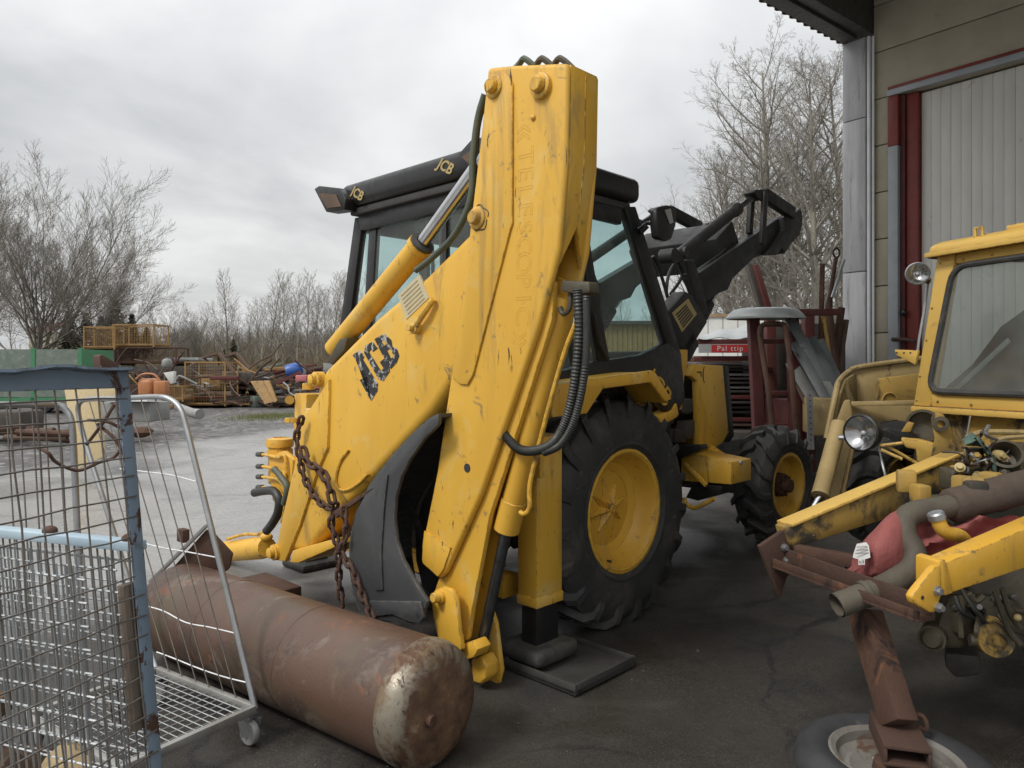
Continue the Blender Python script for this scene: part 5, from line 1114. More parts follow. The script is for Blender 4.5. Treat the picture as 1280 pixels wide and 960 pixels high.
def bag():
    m = MB(); n, k = 22, 14; rows = []
    for i in range(n + 1):
        t = i / n; cx = 1055 + (1178 - 1055) * t; top = 712 - 78 * math.sin(min(1, t * 1.45) * math.pi * .5) ** 1.1 + 18 * max(0, t - .7); bot = 722 + 14 * math.sin(t * 3.1) + 2
        dep = 3.08 - .16 * math.sin(math.pi * min(1, t * 1.1 + .05)); 
        ring = []
        for j in range(k):
            a = 2 * math.pi * j / k; hy = (bot - top) / 2; yy = (top + bot) / 2 - hy * math.sin(a)
            fold = .03 * mnoise.noise(V((t * 7, a * 1.4, 2.2))) + .012 * math.sin(t * 24 + a * 2.5 + 2 * math.sin(a))
            dd = dep + .02 - (.12 * math.sin(math.pi * min(.98, max(.06, t))) ** .4 + fold) * math.cos(a)
            ring.append(at(cx + 4 * math.sin(a * 2 + t * 5), yy + 60 * fold, dd))
        rows.append(ring)
    vs = [p for r_ in rows for p in r_]; fs = [(i * k + j, i * k + (j + 1) % k, (i + 1) * k + (j + 1) % k, (i + 1) * k + j) for i in range(n) for j in range(k)]
    fs += [tuple(range(k)), tuple(n * k + j for j in range(k))]
    m.add(vs, fs); b = thing('red_sack', 'dull red fabric sack with a white printed tag, bundled between the tractor arms', 'sack', at(1110, 735, 3.1))
    m.build('sack_body', 'cloth_red', b, smooth_angle=70)
    # trailing cloth
    m = MB(); n, k = 26, 12; rows = []
    for i in range(n + 1):
        t = i / n; r_ = []
        for j in range(k):
            u = j / (k - 1); x = 1142 + 165 * t; y = 650 - 8 * t + 6 * math.sin(t * 4) + u * (64 - 34 * t) + 5 * math.sin(t * 9 + u * 4) + 3 * math.sin(t * 23 - u * 8)
            d = 2.98 + .05 * math.sin(u * 8 + t * 9) + .02 * t + .015 * math.sin(t * 31) - .12 * u; r_.append(at(x, y, d))
        rows.append(r_)
    vs = [p for r_ in rows for p in r_]; fs = [(i * k + j, i * k + j + 1, (i + 1) * k + j + 1, (i + 1) * k + j) for i in range(n) for j in range(k - 1)]
    m.add(vs, fs); m.add([p + V((.004, .008, -.004)) for p in vs], fs); m.build('sack_tail', 'cloth_red', b, smooth_angle=70)
    lb = MB().prism([at(x, y, 2.86 - (x - 1066) * .002) for x, y in ((1067, 692), (1071, 680), (1083, 678), (1086, 682), (1088, 697), (1081, 699), (1081, 706), (1073, 706), (1073, 699), (1066, 697))], V((.001, .003, 0))).build('printed_tag', 'paper', b)
    m = MB()
    for i, (x0, x1, y) in enumerate(((1071, 1084, 684), (1070, 1085, 688), (1069, 1086, 692))): m.beam(at(x0, y, 2.84), at(x1, y - 1, 2.82), .0015, .003)
    m.build('tag_print', 'scrap_grey', lb); put_text('tag_mark', 'u1', 'ink', lb, at(1077, 702, 2.83), (1, 0, 0), (0, 0, 1), .022, .0004)
bag()

# ================================================================== FOREGROUND LEFT
def gas_tank():
    c = V((-.30, 2.80, .235)); ax = V((-.79, .61, 0)).normalized(); r = .235; Ln = 1.90
    t = thing('steel_tank', 'long rusty brown steel tank with a worn silvery domed end, lying on the asphalt', 'tank', V((c.x, c.y, 0)))
    n = 28; prof = [(0, Ln), (r * .6, Ln), (r * .96, Ln - .01), (r, Ln - .04)] + [(r, Ln - .04 - (Ln - .11) * i / n) for i in range(1, n + 1)]
    m = MB().lathe(c, ax, prof, 56); m.build('tank_shell', 'tank_rust', t, smooth_angle=40)
    MB().lathe(c, ax, [(r - .002, .075), (r + .004, .07), (r + .004, .04), (r - .003, .012), (r * .95, -.012), (r * .86, -.032), (r * .68, -.044), (r * .4, -.050), (0, -.052)], 56).build('tank_end', 'tank_dome', t, smooth_angle=60)
    for k, q in enumerate((.70, 1.34)): MB().lathe(c, ax, [(r - .001, q - .007), (r + .0022, q - .003), (r + .0022, q + .003), (r - .001, q + .007)], 56).build('weld_seam', 'tank_rust', t)
    u = ax.cross(V((0, 0, 1))).normalized()
    if u.y > 0: u = -u
    s = c - ax * .03 + u * .075 - V((0, 0, .01)); MB().tube([s, s - ax * .045], [.024, .022], 12).build('pipe_socket', 'rust', t)
gas_tank()
def wall_plate():
    p = thing('scrap_hopper', 'dark rusty box end with a pale edge leaning behind the tank', 'hopper', at(245, 770, 4.05))
    MB().prism([at(x, y, 4.0) for x, y in ((207, 720), (256, 664), (262, 664), (290, 694), (286, 712), (240, 740))], V((-.01, .05, 0))).build('panel_face', 'rust_dark', p, bevel=.004)
    MB().beam(at(188, 727, 3.98), at(258, 657, 4.0), .045, .02).build('panel_edge', 'scrap_grey', p, bevel=.004)
    MB().box(Fr(at(229, 668, 4.02), 40), -.035, .035, -.02, .02, -.04, .03).build('panel_lug', 'rust_dark', p, bevel=.004)
    o = MB().box(Fr((-1.62, 4.75, 0), 44), -.16, .30, -.12, .12, .0, .15).build('timber_block', 'rust_dark', None, bevel=.01)
    tag(o, 'rust stained timber block under the slew ram', 'block')
wall_plate()
def stillage():
    top, bot = at(161, 462, 1.70), at(231, 1282, 1.70); lean = (bot - top) / (top.z - bot.z)      # per metre down
    d1 = V((-.33, -.944, 0)); d2 = V((-.944, .33, 0)); z0 = top.z
    def P(a, b, z): p = top + d1 * a + d2 * b + lean * (z0 - z); return V((p.x, p.y, z))
    s = thing('mesh_stillage', 'blue steel stillage with wire mesh sides, paint flaking off its rim', 'stillage', P(.3, .28, 0))
    def pc(m, n, mat, bevel=0, **k): return m.build(n, mat, s, bevel=bevel, **k)
    w = .034
    def post(a, b, zt, nm='corner_post', sa=1, sb=1):
        m = MB(); t = .005
        for (da, db, ea, eb) in ((0, 0, w * sa, t * sb), (0, t * sb, t * sa, w * sb)):
            q = [P(a + da, b + db, zt), P(a + ea, b + db, zt), P(a + ea, b + eb, zt), P(a + da, b + eb, zt)]; m.prism(q, P(a, b, .02) - P(a, b, zt))
        return pc(m, nm, 'blue_paint', .0015)
    post(0, 0, z0 + .004); post(0, .56, 1.22, sb=-1); post(.9, 0, z0, sa=-1); post(.9, .56, z0, sa=-1, sb=-1)
    # rim rail of the near side, dented along its top edge
    m = MB(); n = 22; vs = []
    for i in range(n + 1):
        a = .006 + .88 * i / n; dz = .008 * mnoise.noise(V((a * 9, 2, 0))) + .004 * smooth(.12, .2, a) - .008 * smooth(.2, .34, a)
        for b, z in ((-.004, z0 - .042), (.006, z0 - .042), (.006, z0 + dz), (-.02, z0 + dz + .006), (-.022, z0 + dz), (-.004, z0 + dz - .004)): vs.append(P(a, b, z))
    fs = [(i * 6 + k, i * 6 + (k + 1) % 6, i * 6 + 6 + (k + 1) % 6, i * 6 + 6 + k) for i in range(n) for k in range(6)] + [(0, 1, 2, 3, 4, 5), tuple(n * 6 + k for k in range(6))]
    m.add(vs, fs); pc(m, 'rim_rail', 'blue_paint', smooth_angle=30)
    m = MB().prism([P(.012, .0, z0 + .004), P(.075, .0, z0 + .004), P(.070, .006, z0 + .030), P(.058, .012, z0 + .034)], P(0, .02, z0) - P(0, 0, z0)); pc(m, 'torn_flap', 'blue_paint', .001)
    # mesh of the near side
    m = MB(); rn = random.Random(5); r = .0021
    for i in range(17):
        a = .035 + .05 * i; m.tube([P(a + .004 * rn.uniform(-1, 1), .004 + .003 * math.sin(k * 2.1 + i), z0 - .03 - k * .14) for k in range(11)], r, 5)
    for j in range(32):
        z = z0 - .065 - .045 * j
        if z < .03: break
        m.tube([P(.01 + .082 * k, .001 + .003 * math.sin(k * 3.1 + j), z + .003 * rn.uniform(-1, 1)) for k in range(11)], r, 5)
    pc(m, 'mesh_side', 'dull_wire', kind='stuff', smooth_angle=0)
    # low gate on the far side: pale rail, two layers of mesh
    zt = 1.10
    m = MB(); m.prism([P(-.01, .0, zt), P(.028, .0, zt), P(.028, .0, zt + .022), P(-.01, .0, zt + .022)], P(0, .56, zt) - P(0, 0, zt)); pc(m, 'gate_rail', 'pale_blue', .003)
    for b in (.03, .28, .52):
        q = P(.01, b, zt + .026); pc(MB().ball(q, .018, sc=(1, .8, .7)), 'gate_hinge', 'rust_dark')
    for lay, off in enumerate((0.0, .07, .15)):
        m = MB(); r = .0026
        for i in range(23): b = .02 + .024 * i + .008 * lay; m.tube([P(off + .004, b, zt), P(off + .004 + .004 * rn.uniform(-1, 1), b, .6), P(off + .004, b, .10)], r, 4)
        for j in range(20): z = zt - .03 - .05 * j; m.tube([P(off, .01, z), P(off, .28, z + .004 * rn.uniform(-1, 1)), P(off, .555, z)], r, 4)
        pc(m, 'gate_mesh', 'galv_wire', kind='stuff', smooth_angle=0)
    m = MB(); 
    for i in range(18): a = .02 + .05 * i; m.tube([P(a, .555, 1.2), P(a, .555, .1)], .002, 4)
    for j in range(22): m.tube([P(.01, .556, 1.18 - .05 * j), P(.88, .556, 1.18 - .05 * j)], .002, 4)
    pc(m, 'mesh_side', 'dull_wire', kind='stuff', smooth_angle=0)
    m = MB(); m.prism([P(0, 0, .04), P(.9, 0, .04), P(.9, .56, .04), P(0, .56, .04)], V((0, 0, .012))); pc(m, 'stillage_floor', 'rust_dark')
    pc(MB().prism([P(.02, .012, 1.03), P(.055, .012, 1.03), P(.055, .032, 1.03), P(.02, .032, 1.03)], P(.02, .012, .70) - P(.02, .012, 1.03)), 'wood_strip', 'wood_grey', .004)
    # what lies inside
    def junk(name, label, cat, m, mat, bv=.006): tag(m.build(name, mat, None, bevel=bv), label, cat)
    junk('wood_offcut', 'rounded pale wood offcut inside the blue stillage', 'wood', MB().ball(P(.10, .20, .57), .075, sx=(.3, .5, 1), sc=(1.3, 1, .7), jit=.2), 'wood_pale', 0)
    junk('wood_block', 'weathered board end inside the blue stillage', 'wood', MB().beam(P(.02, .50, .69), P(.30, .42, .66), .09, .05), 'wood')
    junk('scrap_lump', 'brown rusted lump inside the blue stillage', 'scrap', MB().ball(P(.12, .38, .56), .12, jit=.5, seed=3, sc=(1.2, 1, .7)), 'scrap_brown', 0)
    junk('scrap_stack', 'heap of rusty pieces filling the bottom of the blue stillage', 'scrap', MB().prism([P(.05, .08, .054), P(.85, .08, .054), P(.85, .52, .054), P(.05, .52, .054)], V((0, 0, .42))), 'scrap_brown', .05)
    tw = MB().tube(spline([at(x, y, d) for x, y, d in ((48, 560, 2.5), (60, 566, 2.48), (68, 576, 2.5), (82, 584, 2.52), (100, 588, 2.55), (124, 578, 2.6), (142, 572, 2.62), (155, 556, 2.62))], 8), .006, 6)
    o = tw.build('twisted_wire', 'rust_dark', None); tag(o, 'loop of twisted rusty wire hooked over the grey roll cage', 'wire')
    tw = MB()
    for a_, b_ in (((108, 556), (143, 505)), ((143, 505), (150, 520)), ((122, 530), (158, 575)), ((110, 525), (150, 535))): tw.tube(spline([at(*a_, 2.75), at((a_[0] + b_[0]) / 2 + 4, (a_[1] + b_[1]) / 2 - 3, 2.73), at(*b_, 2.75)], 5), .006, 6)
    tag(tw.build('tangled_wire', 'rust_dark', None), 'tangle of rusty wire behind the blue mesh', 'wire')
stillage()
def rollcage():
    A = at(318, 886, 2.98); zb = A.z
    def flr(px, py): return at(px, py, (H - zb) * F / (py - HZ))
    B, C = flr(150, 962), flr(196, 838); D = B + C - A
    t = thing('roll_cage', 'grey tube roll cage trolley with leaning wire ends beside the tank', 'roll cage', V((A.x - .3, A.y, 0)))
    def pc(m, n, mat, bevel=0, **k): return m.build(n, mat, t, bevel=bevel, **k)
    for p, q in ((A, B), (A, C), (C, D), (B, D)): pc(MB().beam(p, q, .028, .034), 'base_bar', 'mesh_floor', .004)
    m = MB()
    for i in range(1, 16): m.tube([A.lerp(B, i / 16), C.lerp(D, i / 16)], .0022, 4)
    for i in range(1, 14): m.tube([A.lerp(C, i / 14), B.lerp(D, i / 14)], .0022, 4)
    pc(m, 'base_mesh', 'galv_wire', kind='stuff', smooth_angle=0)
    def caster(p):
        c = pc(MB().box(Fr((p.x, p.y, 0), 20), -.03, .03, -.03, .03, zb - .035, zb - .018), 'caster_fork', 'galv', .004)
        w = V((p.x + .012, p.y - .01, .052)); a = V((.55, .83, 0))
        pc(MB().lathe(w - a * .014, a, [(0, 0), (.046, 0), (.05, .006), (.05, .022), (.046, .028), (0, .028)], 22), 'caster_wheel', 'scrap_grey')
        for s in (-1, 1): pc(MB().prism([w + a * .02 * s + V((-.03, .0, zb - .088)), w + a * .02 * s + V((.03, 0, zb - .088)), w + a * .02 * s + V((.014, 0, -.014)), w + a * .02 * s + V((-.014, 0, -.014))], a * .003 * s), 'caster_plate', 'galv')
    for p in (A, C, D): caster(p.lerp((A + B + C + D) / 4, .06))
    def tube(pts, nm='end_frame'): return pc(MB().tube(spline([at(*p) for p in pts], 5), .0125, 10), nm, 'galv', smooth_angle=60)
    tube(((319, 886, 2.98), (296, 790, 3.05), (266, 668, 3.13), (242, 570, 3.2), (233, 534, 3.23), (226, 512, 3.25), (214, 500, 3.28), (196, 496, 3.32), (150, 498, 3.5), (112, 499, 3.68), (100, 503, 3.72), (98, 516, 3.74), (106, 550, 3.72), (128, 620, 3.65), (150, 690, 3.6), (180, 790, 3.5), (196, 838, 3.36)))
    tube(((-40, 506, 2.55), (40, 506, 2.72), (68, 506, 2.8), (82, 512, 2.82), (90, 530, 2.82), (93, 580, 2.82), (97, 670, 2.8), (104, 800, 2.75), (112, 950, 2.67)))
    # hanging wires of the leaning end
    tops = [(112, 503, 3.68), (128, 500, 3.6), (144, 500, 3.52), (160, 499, 3.45), (176, 498, 3.4), (194, 498, 3.33)]
    bots = [(212, 842, 3.3), (228, 848, 3.25), (246, 855, 3.2), (262, 862, 3.14), (280, 868, 3.1), (296, 876, 3.04)]
    m = MB()
    for a_, b_ in zip(tops, bots): m.tube([at(*a_), at(*b_)], .003, 5)
    pc(m, 'end_wire', 'dull_wire', kind='stuff', smooth_angle=0)
    m = MB()
    for pts in (((150, 586, 3.5), (185, 590, 3.4), (215, 594, 3.3), (245, 602, 3.2)), ((170, 676, 3.5), (200, 684, 3.4), (235, 690, 3.25), (272, 697, 3.12)), ((185, 758, 3.45), (205, 764, 3.35), (232, 778, 3.25), (262, 784, 3.15), (296, 792, 3.05)), ((196, 815, 3.4), (215, 822, 3.32), (250, 836, 3.2), (280, 846, 3.1), (308, 853, 3.0))):
        m.tube(spline([at(*p) for p in pts], 4), .003, 5)
    pc(m, 'cross_wire', 'white_metal', kind='stuff', smooth_angle=0)
    m = MB()
    for x in (8, 24, 40, 56, 72): m.tube([at(x, 507, 2.75), at(x + 26, 950, 2.68)], .003, 5)
    pc(m, 'end_wire', 'dull_wire', kind='stuff', smooth_angle=0)
rollcage()

# ================================================================== SCRAP ACROSS THE YARD
def rbox(px0, px1, py0, py1, Y, dp, yaw=0):
    """a box whose front the photo shows between these pixels at distance Y, dp metres deep -> frame, half width, z0, z1"""
    a, b = at(px0, py1, Y), at(px1, py0, Y); return Fr(((a.x + b.x) / 2, Y, 0), yaw), (b.x - a.x) / 2, a.z, b.z
def solid(name, label, cat, mat, px0, px1, py0, py1, Y, dp, yaw=0, bevel=.02, group=None):
    fr, hw, z0, z1 = rbox(px0, px1, py0, py1, Y, dp, yaw)
    return tag(MB().box(fr, -hw, hw, 0, dp, z0, z1).build(name, mat, None, bevel=bevel), label, cat, group)
def cage(label, mat, px0, px1, py0, py1, Y, dp=.8, yaw=0, nv=5, nh=4, group='mesh cages in the scrap heap'):
    fr, hw, z0, z1 = rbox(px0, px1, py0, py1, Y, dp, yaw); t = thing('mesh_cage', label, 'cage', fr.P(0, dp / 2, z0), group)
    w = .045
    for x in (-hw, hw):
        for y in (0, dp): MB().box(fr, x - w / 2, x + w / 2, y - w / 2, y + w / 2, z0, z1).build('corner_post', mat, t)
    for z in (z0 + .08, z1 - w):
        for y in (0, dp): MB().box(fr, -hw + w / 2, hw - w / 2, y - w / 2.2, y + w / 2.2, z, z + w).build('rail', mat, t)
        for x in (-hw, hw): MB().box(fr, x - w / 2.2, x + w / 2.2, w / 2, dp - w / 2, z, z + w).build('rail', mat, t)
    m = MB()
    for i in range(1, nv * 3):
        x = -hw + 2 * hw * i / (nv * 3)
        for y in (0, dp): m.beam(fr.P(x, y, z0 + .1), fr.P(x, y, z1), .006)
    for j in range(1, nh * 3):
        z = z0 + .1 + (z1 - z0 - .1) * j / (nh * 3)
        for y in (0, dp): m.beam(fr.P(-hw, y, z), fr.P(hw, y, z), .006)
        for x in (-hw, hw): m.beam(fr.P(x, 0, z), fr.P(x, dp, z), .006)
    m.build('mesh_side', mat, t, kind='stuff', smooth_angle=0)
    MB().box(fr, -hw, hw, 0, dp, z0 + .04, z0 + .08).build('cage_floor', mat, t)
    return t
def pallets(label, px0, px1, py0, py1, Y, n, mats, yaw=0, group='stacked pallets'):
    fr, hw, z0, z1 = rbox(px0, px1, py0, py1, Y, .8, yaw); h = (z1 - z0) / n
    for i in range(n):
        z = z0 + i * h; p = thing('pallet', label, 'pallet', fr.P(0, .4, z), group); mt = mats[i % len(mats)]
        for k in range(5): MB().box(fr, -hw, hw, .02 + .17 * k, .12 + .17 * k, z + h * .72, z + h * .97).build('deck_board', mt, p)
        for x in (-hw + .06, 0, hw - .06):
            MB().box(fr, x - .05, x + .05, 0, .8, z + .004, z + h * .70).build('bearer', mt, p)
def scrap_left():
    # green trailer
    fr, hw, z0, z1 = rbox(-190, 94, 436, 497, 22, 2.2, -4)
    t = thing('farm_trailer', 'green trailer with worn grey-green side boards at the yard edge', 'trailer', fr.P(0, 1, .15))
    n = 5; w = 2 * hw / n
    for i in range(n):
        for k in range(3):
            h = (z1 - z0) / 3; MB().box(fr, -hw + i * w + .06, -hw + (i + 1) * w - .06, .02, .06, z0 + k * h + .01, z0 + (k + 1) * h - .01).build('side_board', 'green_grey', t)
    for i in range(n + 1): MB().box(fr, -hw + i * w - .06, -hw + i * w + .06, 0, .09, z0 - .1, z1 + .03).build('side_post', 'green_paint', t)
    MB().box(fr, -hw, hw, .0, .1, z0 - .12, z0 - .005).build('side_rail', 'green_paint', t)
    MB().box(fr, -hw, hw, 2.1, 2.2, z0, z1).build('far_side', 'green_grey', t); MB().box(fr, hw - .05, hw, .1, 2.1, z0, z1).build('tail_board', 'green_paint', t)
    MB().box(fr, -hw, hw, .1, 2.1, z0 - .1, z0 - .02).build('trailer_floor', 'scrap_dark', t)
    for x in (hw - 1.2, hw - 2.3, -hw + 1): MB().lathe(fr.P(x, .2, .15 + .36), fr.f, [(0, 0), (.2, 0), (.22, .02), (.34, .0), (.36, .06), (.36, .2), (.3, .26), (0, .26)], 24).build('wheel', 'tyre_old', t)
    # chipboard leaning at mid distance
    o = MB().prism([at(x, y, d) for x, y, d in ((79, 480, 10.6), (154, 473, 10.6), (154, 496, 10.55), (124, 500, 10.5), (131, 570, 10.3), (98, 586, 10.3))], V((.01, .03, 0))).build('chipboard_sheet', 'chipboard', None, bevel=.004)
    tag(o, 'pale chipboard sheet standing beyond the roll cage', 'board')
    # yellow mesh cages
    Y = 26.5
    cage('ochre mesh cage on top of the cage stack', 'scrap_yellow', 140, 193, 405, 434, Y, 1.0, 4)
    cage('ochre mesh cage tilted at the left of the cage stack', 'scrap_yellow', 106, 142, 408, 437, Y - .3, .8, -6)
    cage('rusty brown mesh cage under the topmost one', 'rust', 150, 220, 434, 456, Y, 1.0, 0)
    cage('low rusty mesh cage behind the torn blue rim', 'scrap_brown', 98, 149, 436, 458, Y, 1.0, 0)
    solid('steel_container', 'dark rusty open container under the mesh cages', 'container', 'scrap_dark', 96, 240, 458, 478, Y, 1.4)
    solid('steel_beams', 'bundle of dark steel beams under the mesh cages', 'beams', 'rust_dark', 96, 236, 480, 506, Y, 1.2)
    cage('tall ochre mesh cage standing on the gravel', 'scrap_yellow', 231, 282, 452, 508, 25, 1.0, 3)
    cage('low mesh cage beside the orange engine cover', 'scrap_yellow', 204, 229, 482, 502, 24.5, .7, 5)
    pallets('dark wooden pallet in the stack topped with a pale sheet', 219, 246, 452, 486, 27.5, 6, ['scrap_dark', 'scrap_grey', 'wood_grey'])
    solid('zinc_sheet', 'pale zinc sheet lying on the pallet stack', 'sheet', 'zinc_pale', 204, 248, 447, 450.5, 27.4, 1.2, 2, .004)
    t = thing('engine_cover', 'orange machine cover standing in the scrap', 'machine cover', at(188, 497, 20))
    MB().box(Fr(at(180, 497, 20), 5), -.22, .22, 0, .5, 0, .52).build('cover_body', 'orange_paint', t, bevel=.12, seg=3); MB().box(Fr(at(199, 497, 19.9), -8), -.16, .16, 0, .4, .02, .45).build('cover_box', 'orange_paint', t, bevel=.05)
    MB().tube(spline([at(170, 474, 20), at(178, 468, 20), at(192, 468, 20), at(200, 476, 20)], 4), .03, 7).build('cover_hose', 'orange_paint', t)
    tag(MB().lathe(at(208, 459, 25.4), (.15, 0, 1), [(0, 0), (.14, 0), (.17, .04), (.17, .2), (.13, .27), (.06, .29), (.06, .32), (0, .32)], 16).build('white_drum', 'scrap_grey', None), 'pale plastic drum perched on the scrap', 'drum')
    o = MB().prism([at(x, y, 24) for x, y in ((204, 466), (217, 464), (217, 479), (213, 480))], V((0, .2, 0))).build('plastic_board', 'white_plastic', None, bevel=.01); tag(o, 'white plastic panel hanging beside the pale drum', 'panel')
    # A-shaped trusses
    for x0, lb in ((256, 'rusty A-shaped steel frame in front of its twin on the heap'), (278, 'rusty A-shaped steel frame leaning on the black pile')):
        t = thing('roof_truss', lb, 'frame', at(x0 + 12, 470, 27))
        apex = at(x0 + 17, 441, 27); pts = [at(x0 - 2, 447, 27.6), apex, at(x0 + 38, 467, 26.6)]
        MB().beam(pts[0], apex, .1).build('frame_bar', 'scrap_brown', t); MB().beam(apex, pts[2], .1).build('frame_bar', 'scrap_brown', t); MB().beam(pts[0], at(x0 + 18, 461, 27.4), .06).build('frame_bar', 'scrap_brown', t); MB().beam(apex, at(x0 + 18, 466, 27.8), .07).build('frame_bar', 'scrap_brown', t)
    solid('black_crate', 'black plastic crate pile in the middle of the heap', 'crates', 'scrap_dark', 283, 330, 466, 478, 26, 1.3)
    solid('red_girder', 'dull red girder lying across the tall cage', 'girder', 'red_oxide', 262, 297, 470, 475, 24.8, .2)
    t = thing('yellow_gate', 'ochre yellow board leaning at the foot of the heap', 'board', at(330, 504, 25)); 
    for k in range(3):
        MB().prism([at(313 + 8 * k, 477 - k * .3, 25), at(320.5 + 8 * k, 477 - k * .3, 25), at(344 + 4 * k - 6, 503 - k, 24.6), at(331 + 6 * k, 505 - k, 24.6)], V((0, .1, .02))).build('board', 'scrap_yellow', t)
    t = MB().lathe(at(357, 465, 25.5), V((.9, .3, .25)), [(0, 0), (.19, 0), (.23, .08), (.24, .3), (.22, .5), (.15, .58), (0, .58)], 20).build('plastic_barrel', 'blue_plastic', None); tag(t, 'bright blue plastic barrel lying on top of the heap', 'barrel')
    t = thing('pink_crates', 'faded pink steel box with braced end at the end of the heap', 'box', at(385, 486, 24))
    for a in ((369, 383, 469, 477), (384, 400, 469, 476), (388, 402, 477, 486)): fr, hw, z0, z1 = rbox(*a, 24, .5); MB().box(fr, -hw, hw, 0, .5, z0, z1).build('box_panel', 'pink_paint', t, bevel=.03)
    o = MB().beam(at(346, 479, 24.3), at(376, 465, 24.3), .10).build('loose_bar', 'red_oxide', None); tag(o, 'dull red bar leaning up to the pink box', 'bar')
    # the long mixed heap: every piece its own
    rn = random.Random(11); mats = ['scrap_dark', 'scrap_brown', 'rust_dark', 'scrap_grey', 'rust', 'scrap_dark', 'scrap_brown', 'red_oxide', 'green_grey', 'wood_grey', 'scrap_yellow']
    for i in range(210):
        px = rn.uniform(240, 425) if i < 165 else rn.uniform(95, 250); lay = rn.random(); py = 505 - 46 * lay ** .9 if i < 165 else 507 - 26 * lay; Y = 25.2 + rn.uniform(0, 1.2) + 2.5 * lay
        p = at(px, py, Y); ln = rn.uniform(.4, 1.6); yaw = rn.uniform(-50, 50); fr = Fr(p, yaw); k = rn.random()
        if k < .45: m = MB().box(fr, -ln / 2, ln / 2, -.2, .2, -.03, rn.uniform(.03, .09))
        elif k < .75: m = MB().box(fr, -ln * .35, ln * .35, -.25, .25, -.15, rn.uniform(.05, .22))
        else: m = MB().beam(p - fr.r * ln * .6, p + fr.r * ln * .6 + V((0, 0, rn.uniform(-.2, .3))), rn.uniform(.05, .1))
        tag(m.build('scrap_piece', rn.choice(mats), None, bevel=.01), 'odd piece of scrap metal in the long heap across the yard', 'scrap', 'scrap pieces in the heap')
    for i in range(70):
        px = rn.uniform(100, 425); py = rn.uniform(462, 504); Y = 24.9 + rn.uniform(0, 1.5); p = at(px, py, Y); pts = [p]; d = V((rn.gauss(0, 1), rn.gauss(0, .4), rn.gauss(0, .35))).normalized()
        for q in range(3): d = (d + V((rn.gauss(0, .35), rn.gauss(0, .3), rn.gauss(0, .3)))).normalized(); z = pts[-1] + d * rn.uniform(.2, .55); z.z = max(.17, z.z); pts.append(z)
        tag(MB().tube(spline(pts, 3), rn.uniform(.018, .045), 6).build('bent_bar', rn.choice(['rust', 'rust_dark', 'scrap_brown', 'scrap_grey', 'scrap_yellow']), None), 'thin bent bar tangled in the long heap across the yard', 'bar', 'bent bars in the heap')
    o = MB().prism([V((p.x, p.y, .1)) for p in (at(235, 500, 27.2), at(428, 500, 27.2), at(428, 500, 30.5), at(235, 500, 30.5))], V((0, 0, .95))).build('scrap_mound', 'scrap_dark', None, bevel=.3); o['kind'] = 'stuff'; tag(o, 'dark compacted scrap forming the core of the long heap', 'scrap')
    # odds and ends nearer
    o = MB().beam(at(166, 521, 19), at(214, 507, 19.6), .35, .10).build('yellow_beam', 'scrap_yellow', None, bevel=.02); tag(o, 'yellow machine beam lying on the gravel', 'beam')
    t = MB().tube([at(222, 508, 18.6), at(240, 516, 18), at(250, 518, 17.8)], [.09, .11, .13], 12).build('white_pipe', 'scrap_grey', None); tag(t, 'pale crushed pipe lying on the gravel', 'pipe')
    o = solid('grey_trough', 'grey-blue sheet metal trough beyond the roll cage', 'trough', 'scrap_grey', 122, 190, 503, 527, 15, .7, 8)
    o = solid('white_board', 'white board lying across the trough', 'board', 'white_metal', 126, 186, 499, 502, 14.8, .5, 8, .004)
    o = MB().ball(at(176, 540, 14), .2, sc=(1.3, .8, .5), jit=.3).build('rusty_lump', 'rust', None); tag(o, 'rusty lump lying beside the trough', 'scrap')
    for i in range(14):
        x = rn.uniform(-40, 85); y = rn.uniform(536, 566); p = at(x, y, 14.2 + rn.uniform(0, .8)); q = at(x + rn.uniform(30, 80), y + rn.uniform(-8, 6), 14.2 + rn.uniform(0, .8))
        tag(MB().cyl(p, q, rn.uniform(.03, .07), 8).build('rusty_bar', rn.choice(['rust', 'rust_dark', 'scrap_brown']), None), 'rusty bar in the pile beyond the blue stillage', 'bar', 'rusty bars beyond the stillage')
    solid('dark_machine', 'dark machine housing under the trailer end', 'machine', 'scrap_dark', -30, 26, 514, 545, 15, .8, 0, .08)
    # tiny house roofs far off between the trees
    for k, (a, b) in enumerate(((36, 46), (53, 65))):
        t = thing('far_house', ('far house with a pale red roof, between the trees', 'far house with a pale red roof, right beside its twin')[k], 'house', at(a, 440, 75)); fr, hw, z0, z1 = rbox(a, b, 406, 440, 75, 5)
        MB().box(fr, -hw, hw, 0, 5, 0, z1 - .7).build('wall', 'wall_block', t); MB().prism([fr.P(-hw - .2, -.2, z1 - .7), fr.P(hw + .2, -.2, z1 - .7), fr.P(hw + .2, 2.5, z1 + .3), fr.P(-hw - .2, 2.5, z1 + .3)], V((0, .1, .15))).build('roof', 'red_oxide', t)
scrap_left()

